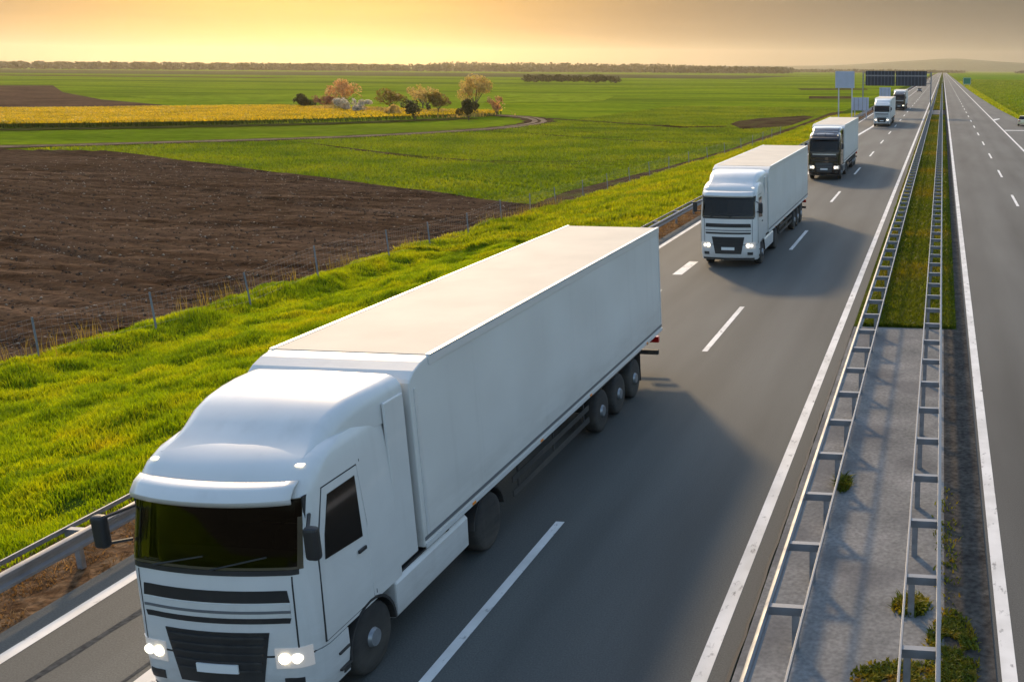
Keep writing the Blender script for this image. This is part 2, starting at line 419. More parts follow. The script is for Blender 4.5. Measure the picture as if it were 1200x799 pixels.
track_pts = [(-150, 96), (-110.5, 113), (-98.8, 124.0), (-89.5, 131.5), (-80.1, 142.4), (-73.2, 157.2), (-71.0, 170), (-72.5, 184), (-81, 200), (-92, 208), (-110, 216)]
ribbon('track_bank', track_pts, 5.5, FZ+.035, M['bare'])
for off in (-.8, .8):
    P = np.array(track_pts, float); d = np.gradient(P, axis=0); nr = np.stack([-d[:, 1], d[:, 0]], -1); nr /= np.linalg.norm(nr, axis=1)[:, None]
    ribbon('dirt_track', P+nr*off, 1.0, FZ+.06, M['track'])
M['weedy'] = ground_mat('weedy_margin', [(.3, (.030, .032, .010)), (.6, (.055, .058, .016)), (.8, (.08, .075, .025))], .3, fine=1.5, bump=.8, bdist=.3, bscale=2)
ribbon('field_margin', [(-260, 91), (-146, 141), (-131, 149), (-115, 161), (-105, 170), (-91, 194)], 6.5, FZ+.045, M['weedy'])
M['brown_field'] = ground_mat('brown_field', [(.3, (.060, .036, .024)), (.55, (.10, .062, .040)), (.75, (.12, .08, .045))], .08, fine=.9, bump=.6, bdist=.3, bscale=1.2)
sheet('brown_field', [(-470, 396), (-397, 432), (-300, 330), (-229.5, 265), (-179.7, 229), (-160, 233.5), (-151, 241), (-158, 226), (-172, 213), (-194.5, 199.5), (-260, 182), (-420, 250)], FZ+.25, M['brown_field'])
M['far_band'] = ground_mat('far_band', [(.3, (.11, .17, .010)), (.6, (.17, .22, .014))], .02, fine=.3, bump=.3, bdist=.3, bscale=.8)
M['far_olive'] = ground_mat('far_olive', [(.3, (.055, .06, .025)), (.6, (.09, .085, .035))], .02, fine=.3, bump=.3, bdist=.3, bscale=.8)
sheet('far_green_band', [(-330, 560), (-120, 590), (60, 640), (60, 560), (-110, 500), (-330, 480)][:3]+[(-20, 610), (-20, 560), (-330, 500)], FZ+.03, M['far_band'])
sheet('bright_crop_band', [(-255, 305), (-200, 375), (-120, 380), (-100, 300), (-165, 254), (-205, 262)], FZ+.03, M['far_band'])
sheet('far_olive_band', [(-2200, 1000), (-200, 1000), (-200, 1500), (-2600, 1600)], FZ+.03, M['far_olive'])
sheet('far_tilled_band', [(-1500, 830), (-520, 760), (-520, 800), (-1500, 900)], FZ+.03, M['brown_field'])

# ------------------------------------------------------------------ blades (grass, crops)
def blades(name, X, Y, Z, h, w, mat, lean=.35, kind='stuff', mid=True, parent=None):
    n = len(X); a = rng.uniform(0, 2*np.pi, n); la = rng.uniform(0, 2*np.pi, n)
    h = np.broadcast_to(h, (n,))*rng.uniform(.6, 1.3, n); w = np.broadcast_to(w, (n,))*rng.uniform(.7, 1.3, n)
    dx, dy = np.cos(a)*w/2, np.sin(a)*w/2
    L = h*lean*rng.uniform(.3, 1.6, n); lx, ly = np.cos(la)*L, np.sin(la)*L
    z0 = Z-.03
    p0 = np.stack([X-dx, Y-dy, z0], -1); p1 = np.stack([X+dx, Y+dy, z0], -1)
    m0 = np.stack([X-dx*.8+lx*.35, Y-dy*.8+ly*.35, Z+h*.6], -1); m1 = np.stack([X+dx*.8+lx*.35, Y+dy*.8+ly*.35, Z+h*.6], -1)
    t = np.stack([X+lx, Y+ly, Z+h], -1)
    V = np.stack([p0, p1, m1, m0, t], 1).reshape(-1, 3); b = np.arange(n)[:, None]*5
    F = np.concatenate([b+np.array([0, 1, 2]), b+np.array([0, 2, 3]), b+np.array([3, 2, 4])])
    o = np_mesh(name, V, F, mat, parent)
    if kind: tag(o, kind=kind)
    return o

# verge: humpy ground under the grass
def verge_h(X, Y):
    e = verge_edge(Y)
    k = np.clip((-15.6-X)/1.2, 0, 1)*np.clip((X-e+.4)/1.0, 0, 1)
    lip = .45*np.exp(-((X-e-1.1)/1.2)**2)*np.clip((72-Y)/16, 0, 1)
    k = k*np.where(Y > 62, np.clip((X-e)/4.5, .12, 1), 1)
    return zbase(X)+k*(.5*(fbm(X*.55, Y*.45, 21)-.45)+.30*(fbm(X*1.5, Y*1.5, 31, 2)-.5))+lip*fbm(X*.3, Y*.3, 44)*1.3
M['verge_soil'] = ground_mat('verge_turf', [(.3, (.030, .055, .006)), (.7, (.07, .105, .012))], 1.2, fine=6, bump=.6, bdist=.08, bscale=6)
vy = np.concatenate([np.arange(4, 70, .45), np.arange(70, 160, 1.2), np.geomspace(160, 2500, 40)]); vt = np.linspace(0, 1, 40)
VE = verge_edge(vy)[:, None]; VX = -15.3+(VE-.2+15.3)*vt[None, :]; VY = np.broadcast_to(vy[:, None], VX.shape)
VZ = verge_h(VX, VY); VZ[:, -1] -= .15
o = np_mesh('verge', np.stack([VX, VY, VZ], -1).reshape(-1, 3), gridfaces(len(vt), len(vy))[:, ::-1], M['verge_soil'], smooth=True); tag(o, kind='structure')

M['grass'] = leaf_mat('verge_grass', [(.30, (.085, .165, .003)), (.46, (.19, .30, .004)), (.6, (.29, .37, .006)), (.8, (.41, .37, .012))], .55, trans=.5, tcol=(1.7, 1.35, .25))
M['grass_far'] = leaf_mat('verge_grass_far', [(.30, (.11, .19, .004)), (.5, (.22, .29, .006)), (.7, (.33, .33, .01))], .35, trans=.5, tcol=(1.7, 1.35, .25))
def verge_pts(n, y0, y1, power=1.0):
    Y = y0+(y1-y0)*rng.uniform(0, 1, n)**power; e = verge_edge(Y)
    X = -15.5+(e-.1+15.5)*rng.uniform(0, 1, n); return X, Y
X, Y = verge_pts(430000, 9, 52, 1.15)
cl = fbm(X*1.1, Y*1.1, 61, 2)
blades('verge_grass', X, Y, verge_h(X, Y), .06+.22*cl, .022, M['grass'])
X, Y = verge_pts(150000, 50, 200, 1.5); cl = fbm(X*.8, Y*.8, 62, 2)
blades('verge_grass_far', X, Y, verge_h(X, Y), .12+.30*cl, .08, M['grass_far'])
# taller pale stems and yellow flowers along the lip of the verge
M['stem'] = leaf_mat('dry_stems', [(.3, (.16, .13, .03)), (.7, (.28, .21, .05))], 1.0, trans=.4)
n = 1600; Y = rng.uniform(12, 75, n); X = verge_edge(Y)+rng.normal(.3, .35, n); k = fbm(X*.1, Y*.35, 71) > .52; X, Y = X[k], Y[k]
blades('tall_stems', X, Y, verge_h(X, Y), .75, .018, M['stem'], lean=.2)
M['flower'] = leaf_mat('yellow_flowers', [(.3, (.62, .38, .01)), (.7, (.75, .52, .02))], 2, trans=.4)
n = 500; Y = 24+rng.uniform(0, 1, n)*9; X = verge_edge(Y)+rng.normal(.1, .45, n); k = fbm(X*.1, Y*.5, 81) > .6; X, Y = X[k], Y[k]
blades('yellow_flowers', X, Y, verge_h(X, Y)+.25, .12, .10, M['flower'], lean=.9)

# dry brown strip between grass and asphalt
M['dry_soil'] = ground_mat('dry_roadside_soil', [(.28, (.055, .030, .016)), (.5, (.13, .080, .045)), (.72, (.24, .165, .10))], 2.2, fine=9, bump=1, bdist=.08, bscale=7, fine_amt=.5)
sy = np.concatenate([np.arange(4, 70, .5), np.geomspace(70, 2500, 40)])
sxs = np.linspace(-13.66, -16.0, 9)
SX, SY = np.meshgrid(sxs, sy); SZ = zbase(SX)+.02+.09*(fbm(SX*2.2, SY*2.2, 91)-.4)*np.clip((-13.7-SX)/.3, 0, 1)
SX = SX+(SX < -15.5)*(fbm(SX*0, SY*.8, 95)-.5)*.6+(SX > -13.7)*(fbm(SX*0, SY*1.5, 96)-.5)*.18
o = np_mesh('roadside_soil', np.stack([SX, SY, SZ], -1).reshape(-1, 3), gridfaces(len(sxs), len(sy))[:, ::-1], M['dry_soil'], smooth=True); tag(o, kind='structure')
M['dry_grass'] = leaf_mat('dry_grass', [(.3, (.10, .055, .02)), (.5, (.20, .12, .05)), (.75, (.34, .22, .10))], 1.5, trans=.35, tcol=(1.3, 1.1, .7))
n = 30000; Y = 8+rng.uniform(0, 1, n)**1.3*60; X = rng.uniform(-15.9, -13.75, n); k = fbm(X*1.5, Y*1.5, 101) > .42; X, Y = X[k], Y[k]
blades('dry_roadside_grass', X, Y, zbase(X)+.02, .09, .02, M['dry_grass'], lean=1.3)

# young crop in the near green field: short drilled rows
M['crop'] = leaf_mat('young_crop', [(.30, (.075, .140, .005)), (.5, (.135, .205, .006)), (.72, (.21, .26, .009))], .10, trans=.42, tcol=(1.6, 1.3, .3), island=.3)
def crop_region(X, Y):
    top = np.interp(X, [-150, -110, -99, -90, -80, -74, -70, -20], [96, 108, 119, 126, 137, 150, 158, 158])
    low = np.interp(X, [-100, -93, -70.4, -55.5, -45, -35, -27.5], [111, 108, 94.6, 85.5, 79.8, 74, 70])
    return (X < verge_edge(Y)-2.7+.6*np.sin(Y*.21)) & (Y > low) & ((Y < top) | ((X > -70) & (Y < 300)))
n = 420000
Y = 70+rng.uniform(0, 1, n)**1.25*200; X = -115+rng.uniform(0, 1, n)*92
k = crop_region(X, Y); X, Y = X[k], Y[k]
def in_poly(X, Y, P):
    c = np.zeros(len(X), bool); n = len(P)
    for i in range(n):
        (x0, y0), (x1, y1) = P[i], P[(i+1) % n]
        c ^= ((y0 > Y) != (y1 > Y)) & (X < (x1-x0)*(Y-y0)/(y1-y0+1e-9)+x0)
    return c
free = np.ones(len(X), bool)
for pts, w in BARE_LINES:
    for (x0, y0), (x1, y1) in zip(pts[:-1], pts[1:]):
        dx, dy = x1-x0, y1-y0; t = np.clip(((X-x0)*dx+(Y-y0)*dy)/(dx*dx+dy*dy), 0, 1)
        free &= np.hypot(X-x0-t*dx, Y-y0-t*dy) > w*1.0
for P in ([(-37.8, 184.1), (-38.6, 196), (-36.6, 208), (-29.2, 222), (-24.5, 214), (-24.2, 190), (-27.2, 178), (-32.6, 168.9)], [(-77.1, 195.3), (-63.3, 185.3), (-51, 176), (-43.3, 169.5), (-36, 175), (-36, 179.4), (-43.5, 174), (-51, 180), (-63.3, 189.4), (-77, 199.6)]):
    free &= ~in_poly(X, Y, P)
X, Y = X[free], Y[free]
rd = -.62+.25*np.clip((Y-90)/100, 0, 1)
v = -X*np.sin(rd)+Y*np.cos(rd)
k = (np.abs(np.mod(v, 19)-9) > .3) & (.5+.12*np.sin(v*2*np.pi/2.6)+.3*fbm(X*.35, Y*.35, 8) > .42+rng.uniform(0, .3, len(X)))
X, Y = X[k], Y[k]
blades('young_crop', X, Y, np.full(len(X), FZ-.04), .22, .13, M['crop'], lean=.7)

# oilseed crop in bloom: a metre high, its near face in shade
M['rape'] = leaf_mat('oilseed_bloom', [(.3, (.45, .34, .010)), (.5, (.66, .47, .010)), (.75, (.78, .56, .015))], .12, trans=.35, tcol=(1.2, 1.0, .4))
M['rape_stem'] = leaf_mat('oilseed_stems', [(.3, (.03, .06, .008)), (.7, (.06, .10, .012))], .3, trans=.3)
rape_poly = np.array([(-260, 96), (-145.6, 146.5), (-129.9, 154.5), (-114.5, 166.5), (-106.8, 175), (-90.5, 203), (-93, 214), (-128, 219), (-153, 228), (-162, 222), (-179.1, 206), (-191.1, 198), (-330, 150)])
def in_poly(X, Y, P):
    c = np.zeros(len(X), bool); n = len(P)
    for i in range(n):
        (x0, y0), (x1, y1) = P[i], P[(i+1) % n]
        c ^= ((y0 > Y) != (y1 > Y)) & (X < (x1-x0)*(Y-y0)/(y1-y0+1e-9)+x0)
    return c
n = 260000; X = rng.uniform(-260, -88, n); Y = rng.uniform(115, 230, n); k = in_poly(X, Y, rape_poly); X, Y = X[k], Y[k]
thin = np.clip((-104-X)/25, .25, 1); k = (rng.uniform(0, 1, len(X)) < thin); X, Y = X[k], Y[k]
blades('oilseed_stems', X[::2], Y[::2], np.full(len(X[::2]), FZ), .75, .16, M['rape_stem'], lean=.3)
blades('oilseed_bloom', X, Y, np.full(len(X), FZ)+.68, .30, .26, M['rape'], lean=1.2)

# ------------------------------------------------------------------ roads
FAR = 4200
yr = np.array([-600, 0, 40, 100, 300, 1000, FAR])
strip('road', yr, -13.72, -2.66, 0.0, M['asphalt'])
strip('road_opposite', yr, .66, 11.3, 0.0, M['asphalt_other'])
def exit_x(y): return np.interp(y, [-40, 60, 100, 150, 230, 330, 460, FAR], [17, 17, 16, 14.2, 12.4, 11.6, 11.25, 11.25])
ye = np.array([-40, 60, 100, 150, 190, 230, 280, 330, 460, 800, FAR])
strip('exit_lane', ye, 11.28, exit_x(ye), -.004, M['asphalt_other'])
M['concrete'] = ground_mat('median_concrete', [(.3, (.175, .175, .168)), (.55, (.225, .222, .212)), (.75, (.28, .272, .26))], .8, fine=14, bump=.35, bdist=.02, bscale=25, fine_amt=.22, big=(.6, (.12, .118, .12), .5))
strip('median_paving', [-40, 0, 20, 32.6], -2.64, .68, .02, M['concrete'])
strip('median_paving_far', [200, 222], -2.64, .68, .02, M['concrete'])
M['gutter'] = ground_mat('gutter_asphalt', [(.3, (.055, .05, .045)), (.6, (.085, .078, .068)), (.78, (.12, .10, .075))], 1.5, fine=10, bump=.6, bdist=.03, bscale=14, fine_amt=.4)
strip('median_edge', [-40, 0, 30, 100, 400, FAR], .30, 1.02, .024, M['gutter'])
M['median_soil'] = ground_mat('median_turf', [(.3, (.035, .05, .008)), (.6, (.07, .085, .014)), (.8, (.11, .085, .025))], .5, fine=5, bump=.7, bdist=.06, bscale=6)
strip('median_ground', [32.6, 60, 120, 200], -2.66, .72, .03, M['median_soil'])
strip('median_ground_far', [222, 400, 1000, FAR], -2.66, .72, .03, M['median_soil'])
# open tar joint along the paving
yj = np.arange(4, 34, .35); jj = np.array([random.uniform(-.025, .025) for _ in yj])
strip('tar_joint', yj, -2.70+jj, -2.655+jj*.6, .026, simple('tar', (.012, .012, .012), .7))

M['median_grass'] = leaf_mat('median_grass', [(.32, (.06, .105, .006)), (.52, (.10, .14, .008)), (.66, (.19, .16, .012)), (.82, (.26, .18, .02))], .09, trans=.45, tcol=(1.6, 1.25, .3))
n = 60000; Y = 32.7+rng.uniform(0, 1, n)**1.6*160; X = rng.uniform(-2.62, .66, n)
X += np.where((Y < 60) & (X < -2.3), .1, 0)
blades('median_grass', X, Y, np.full(len(X), .03), .13, np.clip(Y/1000, .035, .12), M['median_grass'], lean=.8)
n = 8000; Y = 222+rng.uniform(0, 1, n)**1.6*250; X = rng.uniform(-2.6, .65, n)
blades('median_grass_far', X, Y, np.full(n, .03), .22, .25, M['median_grass'], lean=.6)
M['weed'] = leaf_mat('median_weeds', [(.30, (.055, .085, .008)), (.48, (.12, .15, .012)), (.60, (.24, .20, .02)), (.75, (.20, .10, .03))], 3.0, trans=.4, tcol=(1.5, 1.2, .4))
def weed_patch(cx, cy, rx, ry, n, h):
    X = rng.normal(cx, rx*.5, n); Y = rng.normal(cy, ry*.5, n)
    k = (((X-cx)/rx)**2+((Y-cy)/ry)**2 < 1.3) & (fbm(X*3, Y*3, 55) > .28); return X[k], Y[k], h
W = [weed_patch(.42, 13.3, .34, 1.1, 5000, .06), weed_patch(-.3, 12.5, .65, .5, 4200, .05), weed_patch(.3, 11.2, .5, 1.0, 7000, .07), weed_patch(-.22, 14.6, .28, .3, 900, .10), weed_patch(-1.75, 19.3, .16, .35, 420, .14), weed_patch(.2, 9.7, .9, 1.2, 7000, .08), weed_patch(.35, 17, .25, 2.5, 260, .06)]
X = np.concatenate([w[0] for w in W]); Y = np.concatenate([w[1] for w in W]); H = np.concatenate([np.full(len(w[0]), w[2]) for w in W])
blades('median_weeds', X, Y, np.full(len(X), .03), H, .035, M['weed'], lean=1.1)

M['tyre_mark'] = ground_mat('tyre_mark', [(.35, (.060, .061, .060)), (.6, (.080, .082, .079))], 2, fine=12, bump=.1, bdist=.01)
for pts, w in (([(-12.3, 10), (-12.15, 13), (-11.9, 16), (-11.7, 20), (-11.6, 27)], .13), ([(-11.0, 9), (-10.95, 12), (-10.8, 15), (-10.6, 19)], .08)):
    ribbon('tyre_mark', pts, w, .003, M['tyre_mark'])
# painted markings
zp = .005
def dashes(name, x, w, spans, z=zp, slope=0):
    V, F = [], []
    for a, b in spans:
        n = len(V); V += [(x-w/2, a, z), (x+w/2, a, z), (x+w/2, b, z), (x-w/2, b, z)]; F.append((n, n+1, n+2, n+3))
    o = np_mesh(name, V, F, M['paint']); tag(o, kind='structure'); return o
yl = np.concatenate([np.arange(-40, 100, 4), np.geomspace(100, FAR, 30)])
strip('edge_line', yl, -3.20, -2.98, zp, M['paint'])
strip('edge_line', yl, -13.22, -13.00, zp, M['paint'])
strip('edge_line', yl, 1.10, 1.32, zp, M['paint'])
strip('edge_line', yl, 8.72, 8.94, zp, M['paint'])
dashes('lane_dashes', -6.85, .17, [(17-6+18*k, 17+18*k) for k in range(-2, 140)])
dashes('lane_dashes', 4.97, .17, [(67.8-3+18*k, 67.8+3+18*k) for k in range(-5, 140)])
dashes('merge_dashes', -10.62, .40, [(40.4+6*k, 43.4+6*k) for k in range(-8, 8)])
strip('merge_line', np.array([92, 108, 130, 154, 175, 420]), np.array([-11.15, -11.35, -10.95, -10.35, -10.42, -10.5]), np.array([-10.75, -10.95, -10.55, -9.97, -10.3, -10.36]), zp, M['paint'])
dashes('merge_tick', -10.5, .12, [])if False else None
dashes('right_edge_dashes', -10.48, .16, [(430+12*k, 436+12*k) for k in range(0, 60)])
# exit gore stripes
sheet('gore_stripe', [(8.98, 148.4), (12.6, 148.9), (12.6, 150.0), (8.98, 149.9)], zp, M['paint'])
sheet('gore_stripe', [(8.98, 178), (10.2, 184), (10.2, 186), (8.98, 183)], zp, M['paint'])

# ------------------------------------------------------------------ guard rails
def w_profile(side):
    """W beam cross section in (x, z), traffic side toward -x*side"""
    pts = [(0, .44), (-.055, .475), (-.055, .525), (0, .56), (0, .63), (-.055, .665), (-.055, .715), (0, .75)]
    back = [(x+.006, z) for x, z in pts][::-1]
    return [(x*side, z) for x, z in pts+back]
def guard_rail(label, xs_front, xs_back, x_post, y0, y1, step, phase, side, ymax, path=None):
    root = empty('guard_rail', (xs_front, y0, 0)); tag(root, label, 'guard rail', 'steel guard rails along the motorway')
    L = MB(); L.prism(w_profile(side), 0, y1-y0, 'y'); L.build('beam', M['galv'], root, smooth=True)
    b = MB(); xb = xs_back-xs_front
    b.box(xb-.018, xb+.018, 0, y1-y0, .655, .735); b.build('back_rail', M['galv'], root, bevel=.006)
    # joint bolts and splice plates sit on the beam every 4 m
    plate = None
    for y in np.arange(phase+.6, min(60, ymax), 4.0):
        if plate is None:
            a, c = sorted((-.062*side, -.05*side)); q = plate = MB().box(a, c, 0, .32, .672, .708).build('splice_plate', M['galv_dull'], root)
        else: q = plate.copy(); col.objects.link(q); q.parent = root
        q.location = (0, y-y0, 0)
    def post(mb, y):
        xp = x_post-xs_front
        mb.box(xp-.05, xp-.042, y-.03, y+.05, -.2, .655); mb.box(xp+.042, xp+.05, y-.03, y+.05, -.2, .655); mb.box(xp-.042, xp+.042, y-.034, y-.026, -.2, .655)
    def spacer(mb, y):
        a, c = sorted((.008*side, xb)); 
        mb.box(a, c, y-.05, y+.05, .70, .708); mb.box(a, c, y-.056, y-.05, .58, .708)
    ysp = np.arange(phase, y1, step); ysp = ysp[ysp > y0+.1]
    pm = sm = None
    for i, y in enumerate(ysp[:90]):
        if pm is None:
            m = MB(); post(m, 0); po = m.build('post', M['galv_dull'], root); m = MB(); spacer(m, 0); so = m.build('spacer', M['galv'], root); pm = po; sm = so
        else:
            po = pm.copy(); col.objects.link(po); po.parent = root; so = sm.copy(); col.objects.link(so); so.parent = root
        po.location = (0, y-y0, 0); so.location = (0, y-y0, 0)
    rest = ysp[90:]
    if len(rest):
        m = MB(); m2 = MB()
        for y in rest[:200]: post(m, y-y0); spacer(m2, y-y0)
        tag(m.build('far_posts', M['galv_dull'], root), kind='stuff'); tag(m2.build('far_spacers', M['galv'], root), kind='stuff')
    return root
guard_rail('steel double beam guard rail on the near edge of the median, beside the trucks', -2.26, -1.73, -1.87, 6.0, 900, 2.04, 11.16, 1, 900)
guard_rail('steel double beam guard rail on the far edge of the median, beside the empty carriageway', .17, -.31, -.22, 6.0, 900, 2.03, 12.30, -1, 900)
guard_rail('steel guard rail along the grass verge, on the brown soil beside the shoulder', -13.98, -14.36, -14.22, 4.0, 900, 4.0, 14.33, -1, 900)

# ------------------------------------------------------------------ wire fence along the verge
fr = empty('wire_fence', (-29, 12, FZ)); tag(fr, 'grey wire fence with thin leaning posts between grass verge and ploughed field', 'fence')
fys = [21.4, 25.5, 29.57, 33.64, 37.86, 42.1, 47.9, 52, 56.5, 61, 65.5, 70, 75, 80, 85, 90, 95, 100, 105, 110, 116, 122, 128, 134, 140]
fx = [float(np.interp(y, [20, 29.57, 33.64, 37.86, 42.1, 47.9, 72, 94, 114, 177], [-29.9, -29.41, -28.5, -27.74, -27.43, -27.3, -27.0, -25.6, -22.6, -20.6])) for y in fys]
pproto = None
tops = []
for x, y in zip(fx, fys):
    zb = float(verge_h(np.array([x]), np.array([y]))[0])
    if pproto is None:
        m = MB(); m.box(-.035, .035, -.004, .004, -.3, 1.45); m.box(-.004, .004, .004, .045, -.3, 1.45); pproto = p = m.build('post', M['fence_post'], fr)
    else: p = pproto.copy(); col.objects.link(p); p.parent = fr
    rx, ry = random.uniform(-.04, .04), random.uniform(-.07, .05)
    p.location = (x+29, y-12, zb-FZ); p.rotation_euler = (rx, ry, random.uniform(-.3, .3)); tops.append((x+29, y-12, zb-FZ, ry))
m = MB()
for (a, b) in zip(tops[:-1], tops[1:]):
    for h in (.25, .5, .75, 1.0, 1.25, 1.4):
        m.tube((a[0]+a[3]*h, a[1], a[2]+h), (b[0]+b[3]*h, b[1], b[2]+h), .0025, n=4)
    for t in np.linspace(0, 1, 22)[1:-1]:
        q0 = [a[i]*(1-t)+b[i]*t for i in range(3)]; m.tube((q0[0], q0[1], q0[2]+.2), (q0[0], q0[1], q0[2]+1.4), .002, n=3)
m.build('wire_mesh', M['fence_post'], fr)

# ------------------------------------------------------------------ trucks
T_Z = np.array([.36, .60, 1.2, 2.0, 2.2, 3.02, 3.15, 3.30, 3.42, 3.52])
T_Y = np.array([.07, .0, .01, .05, .08, .28, .34, .46, .66, 1.0])
T_W = np.array([1.20, 1.235, 1.24, 1.24, 1.235, 1.20, 1.19, 1.175, 1.15, 1.10])
T_R = np.array([.30, .34, .34, .32, .30, .26, .26, .28, .30, .32])
BOW = .10
def cw(z): return np.interp(z, T_Z, T_W)
def front_y(z, x):
    w, yf, r = np.interp(z, T_Z, T_W), np.interp(z, T_Z, T_Y), np.interp(z, T_Z, T_R)
    ax = abs(x); fl = w-r
    if ax <= fl: return yf+BOW*(ax/fl)**2
    t = min((ax-fl)/r, 1.0)
    return yf+BOW+(r*1.15)*(1-math.sqrt(max(0, 1-t*t)))
def outline(z, yb, n=9, nf=8, shift=0):
    w, r = np.interp(z, T_Z, T_W), np.interp(z, T_Z, T_R); fl = w-r
    xs = [-w+0*i for i in range(1)]
    pts = [(-w, yb)]
    for i in range(n+1):                                   # left corner
        t = math.pi/2*(1-i/n); x = -(fl+r*math.sin(t)); pts.append((x, front_y(z, x)))
    for i in range(1, nf): x = -fl+2*fl*i/nf; pts.append((x, front_y(z, x)))
    for i in range(n+1):
        t = math.pi/2*(i/n); x = fl+r*math.sin(t); pts.append((x, front_y(z, x)))
    pts.append((w, yb)); return pts
def loft(levels, yb, hole=None):
    mb = MB(); rows = [outline(z, yb) for z in levels]; n = len(rows[0])
    vs = [(x, y, z) for z, row in zip(levels, rows) for x, y in row]
    fs = [(k*n+i, k*n+(i+1) % n, (k+1)*n+(i+1) % n, (k+1)*n+i) for k in range(len(levels)-1) for i in range(n)
          if not (hole and levels[k] >= hole[0]-1e-4 and levels[k+1] <= hole[1]+1e-4 and 0 < i < n-2 and max(abs(rows[k][i][0]), abs(rows[k][(i+1) % n][0])) < hole[2] and rows[k][i][1] < .8)]
    fs += [tuple(range(n))[::-1], tuple(range((len(levels)-1)*n, len(levels)*n))]
    return mb.add(vs, fs)
def front_patch(x0, x1, z0, z1, off=.006, taper0=0, taper1=0, nx=20, nz=6, depth=.03, mb=None):
    """thin panel following the cab front; x range shrinks by taper0 at the bottom, taper1 at the top"""
    mb = mb or MB(); V = []
    for d in (off, off-depth):
        for j in range(nz+1):
            t = j/nz; z = z0+(z1-z0)*t; sh = taper0*(1-t)+taper1*t
            a = x0+(sh if x0 < 0 else -0)*(1 if x0 < 0 else 0); b = x1-(sh if x1 > 0 else 0)
            for i in range(nx+1):
                x = a+(b-a)*i/nx; V.append((x, front_y(z, x)-d, z))
    n1 = nx+1; N = n1*(nz+1); F = []
    for j in range(nz):
        for i in range(nx):
            q = (j*n1+i, j*n1+i+1, (j+1)*n1+i+1, (j+1)*n1+i); F.append(q); F.append(tuple(N+k for k in q[::-1]))
    ring = [i for i in range(n1)]+[j*n1+nx for j in range(1, nz+1)]+[nz*n1+i for i in range(nx-1, -1, -1)]+[j*n1 for j in range(nz-1, 0, -1)]
    for a, b in zip(ring, ring[1:]+ring[:1]): F.append((a, N+a, N+b, b))
    return mb.add(V, F)
def side_patch(s, prof, off=.006, depth=.03):
    """panel on the cab side, prof = list of (y, z)"""
    mb = MB(); n = len(prof)
    V = [(s*(cw(z)+off), y, z) for y, z in prof]+[(s*(cw(z)+off-depth), y, z) for y, z in prof]
    return mb.add(V, [tuple(range(n)), tuple(range(n, 2*n))[::-1]]+[(i, n+i, n+(i+1) % n, (i+1) % n) for i in range(n)])

def wheel(parent, x, y, s, dual=False, r=.515, front=False):
    """s: +1 right, -1 left; outer face at |x|"""
    w = .30 if not dual else .58
    m = MB(); e = .05
    m.lathe_x([(0, r-.16), (0, r-.05), (-s*.02, r-.02), (-s*.06, r), (-s*(w-.05), r), (-s*w, r-.03), (-s*w, r-.16)], s*x, y, r)
    t = m.build('wheel', M['rubber'], parent, smooth=True)
    m = MB()
    m.lathe_x([(-s*.05, r-.155), (-s*(.04 if not front else .0), r-.18), (-s*(.12 if dual else .03), r-.22), (-s*(.16 if dual else .0), .14), (-s*(.10 if dual else -.05), .12), (-s*(.10 if dual else -.05), .04)], s*x, y, r)
    m.build('rim', M['rim'], t, smooth=True)
    return t

